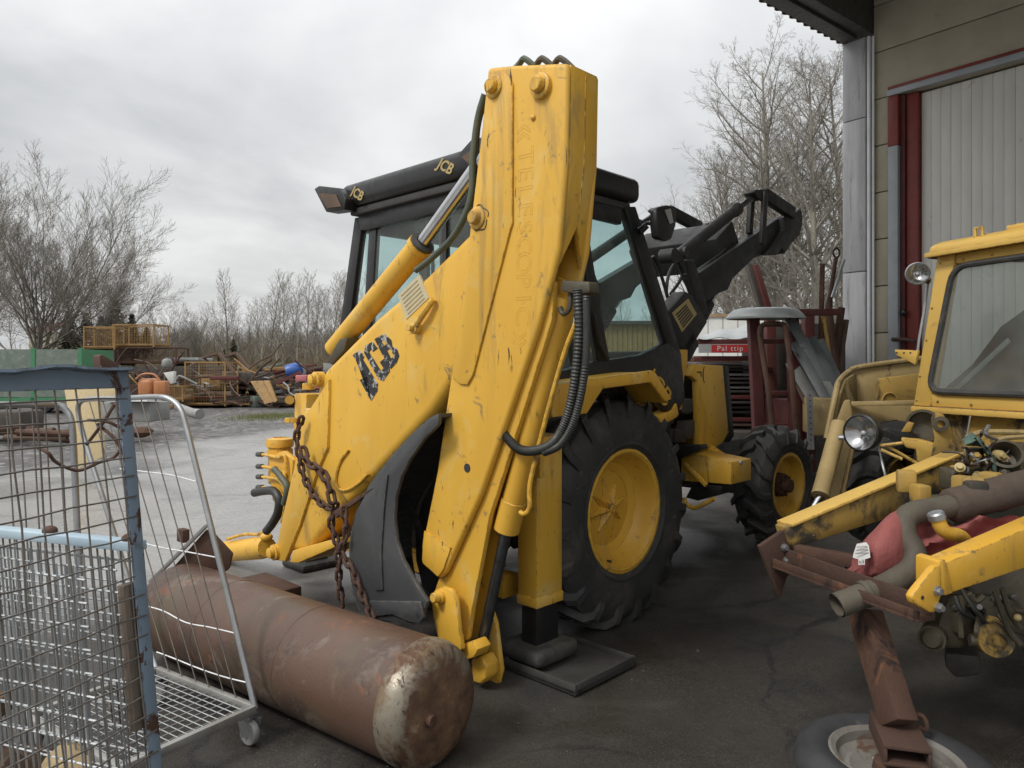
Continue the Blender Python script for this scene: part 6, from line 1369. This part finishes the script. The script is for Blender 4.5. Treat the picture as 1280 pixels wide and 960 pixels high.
# ------------------------------------------------------------------ racks and leaning steel beside the hall
def rack():
    Y = 7.9
    t = thing('steel_rack', 'dull red steel rack loaded with flat sheets, behind the front wheel', 'rack', at(970, 600, Y))
    def pc(m, n, mat, bevel=.004): return m.build(n, mat, t, bevel=bevel)
    for (x0, y0, x1, y1, d) in ((941, 390, 952, 590, Y), (990, 386, 996, 590, Y), (1010, 392, 1012, 590, Y + .6), (962, 392, 966, 590, Y + .9)):
        a, b = at(x0, y0, d), at(x1, y1, d); b.z = .12; pc(MB().beam(a, b, .11, .11, up=(0, 1, 0)), 'rack_post', 'red_oxide', .006)
    for (x0, x1, y, h) in ((944, 1052, 391, .07), (950, 1000, 427, .05), (950, 1010, 492, .05), (950, 1005, 533, .06)):
        a, b = at(x0, y, Y + .06), at(x1, y - 1, Y + .06); pc(MB().beam(a, b, .06, h), 'rack_beam', 'red_oxide')
    for y in (460, 492, 533): pc(MB().beam(at(944, y, Y + .1), at(963, y + 2, Y + .85), .05, .05), 'rack_arm', 'red_oxide')
    # sheets on its left bays, one bay frame further left
    t2 = thing('sheet_stack', 'rack bay with stacked sheet metal and a red sign board', 'rack', at(905, 600, Y + .9))
    for y, h in ((424, 10), (445, 6), (494, 5), (522, 5)):
        fr, hw, z0, z1 = rbox(868, 940, y, y + h, Y + .8, .9, 6); MB().box(fr, -hw, hw, 0, .06, z0, z1).build('bay_beam', 'red_oxide', t2, bevel=.004)
    rn = random.Random(4)
    for i, y in enumerate((453, 457, 461, 467, 472, 477, 483, 488, 502, 508, 514, 530, 537, 545)):
        fr, hw, z0, z1 = rbox(868 + rn.uniform(0, 8), 939, y, y + 2.6, Y + .9 + rn.uniform(0, .1), .8, 6 + rn.uniform(-2, 2)); MB().box(fr, -hw, hw, 0, .8, z0, z1).build('metal_sheet', rn.choice(['scrap_dark', 'scrap_grey', 'scrap_dark', 'scrap_brown']), t2, bevel=.003)
    MB().box(rbox(868, 940, 440, 590, Y + 1.75, .1)[0], -.4, .4, 0, .05, .12, 1.6).build('bay_back', 'scrap_dark', t2)
    fr, hw, z0, z1 = rbox(874, 935, 430, 441, Y + .75, .02, 6); MB().box(fr, -hw, hw, 0, .02, z0, z1).build('grey_board', 'zinc_pale', t2)
    fr, hw, z0, z1 = rbox(890, 935, 431, 440.5, Y + .72, .02, 6); sg = MB().box(fr, -hw, hw, 0, .01, z0, z1).build('red_sign', 'sign_red', t2)
    put_text('sign_lettering', 'Pal ttip', 'paper', sg, fr.P(0, -.003, (z0 + z1) / 2), fr.r, (0, 0, 1), .085, .001, space=1.2)
    # crumpled sheet on top
    m = MB(); n, k = 14, 4; vs = []
    for i in range(n + 1):
        for j in range(k + 1):
            u = i / n; v = j / k; p = at(872 + 64 * u, 423 - 13 * u * v - 4 * v + 1.5 * math.sin(u * 11), Y + .8 + .9 * v); vs.append(p)
    fs = [(i * (k + 1) + j, (i + 1) * (k + 1) + j, (i + 1) * (k + 1) + j + 1, i * (k + 1) + j + 1) for i in range(n) for j in range(k)]
    m.add(vs, fs); m.add([p - V((0, 0, .006)) for p in vs], fs); tag(m.build('crumpled_sheet', 'zinc_pale', None), 'crumpled pale sheet draped over the sheet stack', 'sheet')
    # upturned tub
    fr = Fr(at(957, 399, Y - .1), 8); m = MB(); prof = [(.40, 0), (.41, .015), (.40, .03), (.375, .06), (.33, .10), (.25, .118), (0, .122)]
    m.lathe(fr.o, (0, 0, 1), prof, 32); m.v = [fr.o + fr.r * (v - fr.o).dot(fr.r) + fr.f * (v - fr.o).dot(fr.f) * .55 + V((0, 0, (v - fr.o).z)) for v in m.v]
    tag(m.build('zinc_tub', 'zinc_pale', None, smooth_angle=50), 'upturned grey zinc tub lying on top of the red rack', 'tub')
    # bent brown tube leaning on the rack
    o = MB().tube(spline([at(x, y, d) for x, y, d in ((970, 582, 7.0), (962, 500, 7.3), (953, 440, 7.55), (950, 416, 7.6), (953, 407, 7.62), (962, 405, 7.65), (978, 406, 7.65), (982, 414, 7.6), (990, 470, 7.3), (998, 582, 7.0))], 6), .028, 10).build('bent_tube', 'rust', None, smooth_angle=60); tag(o, 'bent brown tube hoop leaning against the red rack', 'tube')
    # leaning grey channels
    for k, (x0, y0, x1, y1, d, mt) in enumerate(((981, 388, 1052, 512, 7.5, 'sheet_dark'), (992, 428, 1046, 522, 7.4, 'sheet_dark'), (1003, 424, 1050, 515, 7.45, 'scrap_grey'), (1014, 422, 1056, 510, 7.5, 'sheet_dark'), (1024, 425, 1062, 508, 7.6, 'sheet_dark'))):
        a, b = at(x0, y0, d + .4), at(x1, y1, d); b2 = b + (b - a).normalized() * .4
        tag(MB().beam(a, b2, .10, .03, up=(0, 1, .3)).build('steel_channel', mt, None, bevel=.004), 'long grey steel channel leaning against the hall corner', 'channel', 'grey channels leaning by the hall corner')
    for k, (x0, y0, x1, y1, mt) in enumerate(((988, 452, 1030, 520, 'scrap_grey'), (1000, 446, 1042, 525, 'rust_dark'), (996, 470, 1022, 525, 'scrap_brown'))):
        a, b = at(x0, y0, 7.9), at(x1, y1, 7.6); tag(MB().beam(a, b + (b - a) * .3, .12, .02, up=(0, 1, .3)).build('curled_strip', mt, None, bevel=.004), 'dark curled steel strip leaning under the grey channels', 'strip', 'dark strips under the channels')
    # uprights at the column
    o = MB().beam(at(1028, 330, 8.6), at(1026, 430, 8.5), .05, .06).build('wooden_stake', 'rust', None, bevel=.004); tag(o, 'square brown stake standing beside the eye bolt', 'stake')
    t = thing('eye_bar', 'long rusty bar with a ring eye at its top', 'bar', at(1040, 470, 8.4))
    MB().tube([at(1045, 322, 8.5), at(1038, 368, 8.45), at(1036, 382, 8.45), at(1040, 420, 8.4), at(1048, 475, 8.3)], [.022, .024, .04, .035, .03], 10).build('bar', 'rust', t)
    c = at(1045.5, 316, 8.5); MB().tube([c + V((math.cos(a) * .035, 0, math.sin(a) * .055)) for a in [2 * math.pi * k / 14 for k in range(14)]], .012, 7, closed=True).build('eye', 'rust', t)
    for k, (x0, y0, x1, y1, r, mt, lb) in enumerate(((1055, 325, 1040, 372, .018, 'galv', 'bright thin pipe leaning at the column'), (1030, 395, 1044, 470, .035, 'dirty_yellow', 'mustard coated pipe standing below the eye bar'), (1052, 385, 1040, 470, .04, 'rust_dark', 'thick dark pipe against the column'), (1058, 400, 1046, 480, .03, 'scrap_brown', 'brown pipe tucked in beside the column'))):
        tag(MB().cyl(at(x0, y0, 8.5), at(x1, y1, 8.4), r, 10).build('steel_pipe', mt, None), lb, 'pipe')
    o = MB().prism([at(x, y, 7.2) for x, y in ((1009, 489), (1016, 489), (1018, 562), (1010, 562))], V((.0, .02, 0))).build('perforated_angle', 'scrap_grey', None); tag(o, 'grey perforated steel angle standing behind the front wheel', 'angle')
    m = MB()
    for k in range(9): c = at(1012.5 + .15 * k, 494 + 7 * k, 7.195); m.lathe(c, (0, -1, 0), [(.008, 0), (.008, .001), (0, .001)], 8)
    m.build('hole', 'ink', o, kind='stuff')
    solid('rusty_bin', 'tan rusted steel bin below the leaning channels', 'bin', 'tan_paint', 1017, 1046, 498, 545, 7.3, .5, 10)
    solid('red_crate', 'dark red steel crate beside the perforated angle', 'crate', 'red_oxide', 985, 1010, 500, 560, 7.9, .5)
    solid('dark_crate', 'dark scrap bin at the foot of the red rack', 'bin', 'scrap_dark', 905, 990, 540, 588, 8.4, .8)
    solid('dark_backing', 'added dark backing block behind the red rack, darkening its gaps', 'container', 'scrap_dark', 945, 1056, 404, 590, 9.0, .7, 4)  # added block, stands in for the darkness between the rack posts
    solid('brown_backing', 'added dark brown backing block behind the stacked sheet metal', 'container', 'rust_dark', 862, 944, 446, 590, 10.2, .7, 4)  # second added block, darkens the gaps behind the sheets
    # splayed dark steel behind the loader arm
    for k, (x0, y0, x1, y1, mt) in enumerate(((935, 330, 952, 386, 'scrap_dark'), (944, 332, 960, 386, 'red_oxide'))):
        tag(MB().beam(at(x0, y0, 9.5), at(x1, y1, 9.3), .09, .05).build('steel_section', mt, None, bevel=.004), ('dark steel section standing behind the zinc tub', 'dull red steel section standing behind the zinc tub')[k], 'section')
    # white van body and yellow shed farther off
    t = thing('white_box_body', 'white vehicle box body beyond the racks', 'box body', at(905, 460, 21)); fr, hw, z0, z1 = rbox(868, 958, 396, 455, 21, 3, 12)
    for k in range(5): MB().box(fr, -hw + 2 * hw * k / 5 + .01, -hw + 2 * hw * (k + 1) / 5 - .01, 0, .05, .2, z1).build('body_panel', 'white_plastic', t)
    MB().box(fr, -hw, hw, .051, 3, .15, z1 - .02).build('body_core', 'scrap_grey', t); MB().box(fr, -hw - .05, hw + .05, -.05, 3, z1, z1 + .08).build('roof', 'wood', t)
    t = thing('yellow_shed', 'yellow boarded shed seen through the cab window', 'shed', at(780, 450, 30)); fr, hw, z0, z1 = rbox(735, 822, 406, 450, 30, 4)
    for k in range(14): MB().box(fr, -hw + 2 * hw * k / 14 + .01, -hw + 2 * hw * (k + 1) / 14 - .01, 0, .06, .1, z1).build('wall_board', 'scrap_yellow', t)
    MB().box(fr, -hw, hw, .07, 4, .1, z1).build('shed_core', 'scrap_yellow', t); MB().box(fr, -hw - .2, hw + .2, -.2, 4.2, z1 + .005, z1 + .15).build('roof', 'scrap_dark', t)
rack()

# ================================================================== TREES
class Tree:
    def __init__(s, seed): s.rn = random.Random(seed); s.V = [[], []]; s.Fc = [[], []]
    def tube(s, pts, rs, b, seg):
        vs, fs = s.V[b], s.Fc[b]; n0 = len(vs); u = None
        for i, p in enumerate(pts):
            t = (pts[min(i + 1, len(pts) - 1)] - pts[max(i - 1, 0)]).normalized()
            if u is None:
                u = t.cross(V((0, 0, 1)))
                if u.length < .05: u = t.cross(V((1, 0, 0)))
            u = (u - t * u.dot(t)).normalized(); w = t.cross(u)
            for k in range(seg):
                a = 2 * math.pi * k / seg; vs.append(p + (u * math.cos(a) + w * math.sin(a)) * rs[i])
        for i in range(len(pts) - 1):
            for k in range(seg): k2 = (k + 1) % seg; fs.append((n0 + i * seg + k, n0 + i * seg + k2, n0 + (i + 1) * seg + k2, n0 + (i + 1) * seg + k))
    def branch(s, p, d, L, r, lev, spec):
        rn = s.rn; n = spec['seg'][lev]; pts = [p]; dd = d.normalized(); rs = [r]; tip = spec['tip']
        for i in range(n):
            dd = (dd + V((rn.gauss(0, 1), rn.gauss(0, 1), rn.gauss(0, 1))) * spec['wob'][lev] + V((0, 0, spec['up'][lev]))).normalized()
            pts.append(pts[-1] + dd * L / n); rs.append(max(tip, r * (1 - .85 * ((i + 1) / n))))
        s.tube(pts, rs, 0 if lev < spec['trunk'] else 1, 6 if lev == 0 else 4 if lev == 1 else 3)
        if lev + 1 >= len(spec['n']): return
        cnt = spec['n'][lev + 1]; lo = spec['from'][lev]
        for k in range(cnt):
            t = lo + (1 - lo) * (k + rn.random()) / cnt; f = t * n; i = min(n - 1, int(f)); q = pts[i].lerp(pts[i + 1], f - i)
            ax = (pts[i + 1] - pts[i]).normalized(); a = R(rn.uniform(*spec['ang'][lev])); ph = 2.4 * k + rn.uniform(-.7, .7)
            u = ax.cross(V((.3, .2, 1)));  u = u.normalized() if u.length > .05 else V((1, 0, 0)); w = ax.cross(u)
            nd = ax * math.cos(a) + (u * math.cos(ph) + w * math.sin(ph)) * math.sin(a)
            sh = spec['shape'][lev]; ll = L * spec['len'][lev] * (sh[0] + (sh[1] - sh[0]) * (t - lo) / (1 - lo + 1e-6)) * rn.uniform(.7, 1.2)
            rr = max(tip, min(r * (1 - .8 * t) * .62, spec.get('rmax', 9) if lev else 9)); s.branch(q, nd, ll, rr, lev + 1, spec)
def tree_obj(name, label, cat, group, spec, seed, h, r, barks):
    t = Tree(seed); t.branch(V((0, 0, -.2)), V((0, 0, 1)), h, r, 0, spec)
    root = thing(name, label, cat, (0, 0, 0), group)
    raw('trunk', t.V[0], t.Fc[0], barks[0], root, smooth=True); raw('crown', t.V[1], t.Fc[1], barks[1], root)
    return root
SPREAD = dict(n=[1, 23, 12, 9, 6], seg=[5, 7, 5, 4, 3], wob=[.03, .05, .07, .09, .12], up=[.1, .05, .06, .06, .05], **{'from': [.08, .22, .2, .15]}, ang=[(10, 76), (16, 42), (18, 42), (18, 45)], len=[1.55, .46, .48, .5], shape=[(1.05, .85), (1, .6), (1, .6), (1, .6)], trunk=2, tip=.006)
TALL = dict(n=[1, 32, 9, 7, 5], seg=[9, 6, 5, 4, 3], wob=[.02, .06, .10, .12, .15], up=[.05, .085, .05, .03, .03], **{'from': [.14, .15, .15, .15]}, ang=[(30, 62), (24, 48), (24, 50), (24, 50)], len=[.42, .46, .46, .5], shape=[(1.15, .35), (1, .55), (1, .6), (1, .6)], trunk=1, tip=.0045)
BIRCH = dict(n=[1, 22, 7, 5], seg=[8, 5, 4, 3], wob=[.03, .06, .1, .12], up=[.05, .12, .08, .02], **{'from': [.22, .15, .15]}, ang=[(22, 50), (22, 45), (22, 50)], len=[.30, .5, .5], shape=[(1, .5), (1, .6), (1, .6)], trunk=1, tip=.006)
def place(o, px, Y, rot, sc, z=.1):
    o.location = V(((px - 640) / F * Y, Y, z)); o.rotation_euler = (0, 0, rot); o.scale = (sc, sc, sc)
def relabel(o, l): o['label'] = l
# big spreading trees at the left
a = tree_obj('spreading_tree', 'large bare spreading tree rising behind the green trailer', 'tree', 'bare trees behind the yard', SPREAD, 3, 5.6, .17, ('bark', 'twig')); place(a, 48, 46, .4, 1.08)
b = copy_tree(a); relabel(b, 'large bare spreading tree partly cut off, beside the spreading one behind the trailer'); place(b, -45, 50, 2.6, 1.12)
c = copy_tree(a); relabel(c, 'smaller bare bushy tree behind the mesh cages'); place(c, 128, 50, 4.1, .74)
d = copy_tree(a); relabel(d, 'small bare round-crowned tree above the pallet stack'); place(d, 246, 62, 1.2, .52)
# tall trees at the hall's corner
t1 = tree_obj('tall_tree', 'tall bare tree, tallest of the group beside the hall column', 'tree', 'bare trees beside the hall', TALL, 8, 18.2, .27, ('bark_pale', 'twig')); place(t1, 962, 40, .3, 1.0)
t2 = tree_obj('tall_tree', 'tall bare tree close against the hall column', 'tree', 'bare trees beside the hall', TALL, 21, 16.2, .25, ('bark_pale', 'twig')); place(t2, 1022, 37, 1.3, 1.0)
for px, Y, rot, sc, src, lb in ((912, 41, 2.2, .80, t2, 'bare tree, lowest of the group, behind the raised loader arms'), (990, 44, 4.0, .95, t2, 'bare tree standing between the tallest one and the column'), (938, 46, 5.1, .93, t1, 'bare tree leaning in beside the tallest of the group'), (1062, 41, .9, 1.0, t1, 'bare tree half hidden by the hall column')):
    o = copy_tree(src); relabel(o, lb); place(o, px, Y, rot, sc)
for k, (px, Y, sc) in enumerate(((880, 34, .34), (925, 33, .36), (1005, 34, .38), (968, 36, .30), (1046, 34, .4))):
    o = copy_tree(t2); relabel(o, 'young bare sapling under the tall trees by the hall'); o['group'] = 'saplings by the hall'; o['category'] = 'sapling'; place(o, px, Y, k * 1.3, sc)
# rows of thin birches beyond the heap
bs = [tree_obj('birch_tree', 'thin bare birch in the row beyond the scrap heap', 'tree', 'birches beyond the heap', BIRCH, 31 + k, 8.5, .075, (('birch_bark', 'twig'), ('bark_pale', 'twig'), ('bark', 'twig'))[k]) for k in range(3)]
rn = random.Random(77); spots = [(212, 60, .75), (238, 66, .6), (286, 58, 1.0), (300, 66, .8), (318, 60, .78), (335, 55, .92), (345, 62, .95), (352, 57, .85), (362, 64, 1.0), (371, 56, .82), (380, 60, 1.0), (389, 55, .88), (396, 63, 1.02), (404, 57, .85), (411, 60, 1.0), (419, 55, .9), (427, 62, .95), (436, 58, .9), (326, 68, .9), (308, 58, .7), (272, 68, .7), (258, 64, .62), (225, 70, .7), (202, 66, .85), (448, 60, .9), (470, 58, .95), (495, 62, .9), (192, 62, .7)]
for i, (px, Y, sc) in enumerate(spots):
    o = bs[i % 3] if i < 3 else copy_tree(bs[i % 3]); place(o, px, Y, rn.uniform(0, 6), sc * rn.uniform(.9, 1.08))
for i, px in enumerate(range(520, 900, 24)):
    o = copy_tree(bs[i % 3]); place(o, px + rn.uniform(-8, 8), rn.uniform(55, 66), rn.uniform(0, 6), rn.uniform(.8, 1.05))
def spruce(seed, h):
    rn = random.Random(seed); root = thing('spruce_tree', 'dark spruce under the bare spreading trees', 'tree', (0, 0, 0), 'spruces under the bare trees')
    MB().tube([V((0, 0, -.2)), V((0, 0, h * .98))], [.12, .01], 6).build('trunk', 'bark', root)
    vs = []; fs = []
    for i in range(170):
        z = h * (.10 + .88 * (i / 170)); ln = (h - z) * .38 * rn.uniform(.6, 1.15) + .08; a = i * 2.4 + rn.uniform(-.4, .4); d = V((math.cos(a), math.sin(a), 0)); sd = V((-d.y, d.x, 0))
        for k in range(9):
            t = (k + .5) / 9; c = V((0, 0, z)) + d * ln * t + V((0, 0, -.28 * ln * t * t + .04)); w = ln * .20 * (1.15 - t) + .05
            for s in (-1, 1):
                n = len(vs); q = c + sd * s * w * rn.uniform(.7, 1.2) + d * w * .6 + V((0, 0, rn.uniform(-.10, .03)))
                vs += [c - d * .05, c + d * .10, q, q - d * .10 + V((0, 0, -.05))]; fs.append((n, n + 1, n + 2, n + 3))
    raw('crown', vs, fs, 'needles', root); return root
s1 = spruce(2, 6.2); s2 = spruce(9, 6.2)
for i, (px, Y, sc) in enumerate(((108, 50, .85), (145, 50, 1.0), (165, 51, .85), (86, 52, .9), (183, 51, .7), (126, 53, .85), (292, 60, .62), (280, 62, .5))):
    o = (s1, s2)[i] if i < 2 else copy_tree((s1, s2)[i % 2]); place(o, px, Y, i * 1.1, sc)
    if px > 250: o['label'] = 'small dark spruce among the birches'; o['group'] = 'small spruces among the birches'
def scrub(name, label, n, xr, yr, hr, mat, seed, thin=.012):
    rn = random.Random(seed); vs = []; fs = []
    for i in range(n):
        Y = rn.uniform(*yr); px = rn.uniform(*xr); x = (px - 640) / F * Y; h = rn.uniform(*hr) * (.75 + .5 * mnoise.noise(V((x * .25, Y * .2, seed))))
        z0 = .1 + 5.6 * smooth(60, 112, Y) * .8; p = V((x, Y, z0)); d = V((rn.gauss(0, .22), rn.gauss(0, .22), 1)).normalized()
        def strand(p, d, L, w):
            nn = len(vs); s = V((d.z, 0, -d.x)).normalized() * w; s2 = V((0, d.z, -d.y)).normalized() * w; q = p + d * L + V((rn.gauss(0, .06 * L), rn.gauss(0, .06 * L), 0))
            vs.extend([p - s, p + s, q, p - s2, p + s2]); fs.extend([(nn, nn + 1, nn + 2), (nn + 3, nn + 4, nn + 2)])
        strand(p, d, h, thin * 1.6)
        for k in range(7):
            t = rn.uniform(.15, .9); dd = (d + V((rn.gauss(0, .6), rn.gauss(0, .6), .2))).normalized(); strand(p + d * h * t, dd, h * .4 * (1.1 - t * .6), thin)
    o = raw(name, vs, fs, mat, None, 'stuff'); tag(o, label, 'scrub')
scrub('scrub_thicket', 'brown leafless thicket behind the scrap heap', 5200, (-60, 520), (36, 58), (1.0, 3.0), 'scrub', 4, .011)
scrub('far_thicket', 'brown far woodland edge on the rise beyond the yard', 4500, (150, 900), (68, 108), (2.4, 4.2), 'scrub', 9, .024)
scrub('hall_thicket', 'pale dry brush under the tall trees by the hall', 1800, (820, 1120), (28, 50), (.8, 2.6), 'scrub', 14, .010)
def grass(name, n, px, py, spread, mat, seed):
    rn = random.Random(seed); vs = []; fs = []; c = gnd(px, py)
    for i in range(n):
        x, y = c.x + rn.gauss(0, spread[0]), c.y + rn.gauss(0, spread[1]); k = len(vs); h = rn.uniform(.02, .07); z = gz(x, y)
        vs.extend([(x - .006, y, z), (x + .006, y, z), (x + rn.gauss(0, .02), y + rn.gauss(0, .02), z + h)]); fs.append((k, k + 1, k + 2))
    o = raw(name, vs, fs, mat, None, 'stuff'); tag(o, 'thin green grass growing in the gravel near the heap', 'grass')
grass('gravel_grass', 2500, 336, 521, (.5, .8), 'grass', 3)
def pebbles():
    rn = random.Random(8); vs = []; fs = []
    for i in range(90):
        x, y = rn.uniform(-1.5, 2.6), rn.uniform(2.3, 5.5); r = rn.uniform(.003, .008) if rn.random() < .93 else rn.uniform(.009, .016); z = gz(x, y) + r * .4; k = len(vs)
        for dx, dy, dz in ((1, 0, 0), (0, 1, 0), (-1, 0, 0), (0, -1, 0), (0, 0, .8), (0, 0, -.8)): vs.append((x + dx * r * rn.uniform(.6, 1.2), y + dy * r * rn.uniform(.6, 1.2), z + dz * r))
        fs += [(k, k + 1, k + 4), (k + 1, k + 2, k + 4), (k + 2, k + 3, k + 4), (k + 3, k, k + 4), (k, k + 5, k + 1), (k + 1, k + 5, k + 2), (k + 2, k + 5, k + 3), (k + 3, k + 5, k)]
    o = raw('pebbles', vs, fs, 'pipe_grey', None, 'stuff'); tag(o, 'small stones and crumbs scattered over the dark asphalt', 'gravel')
pebbles()
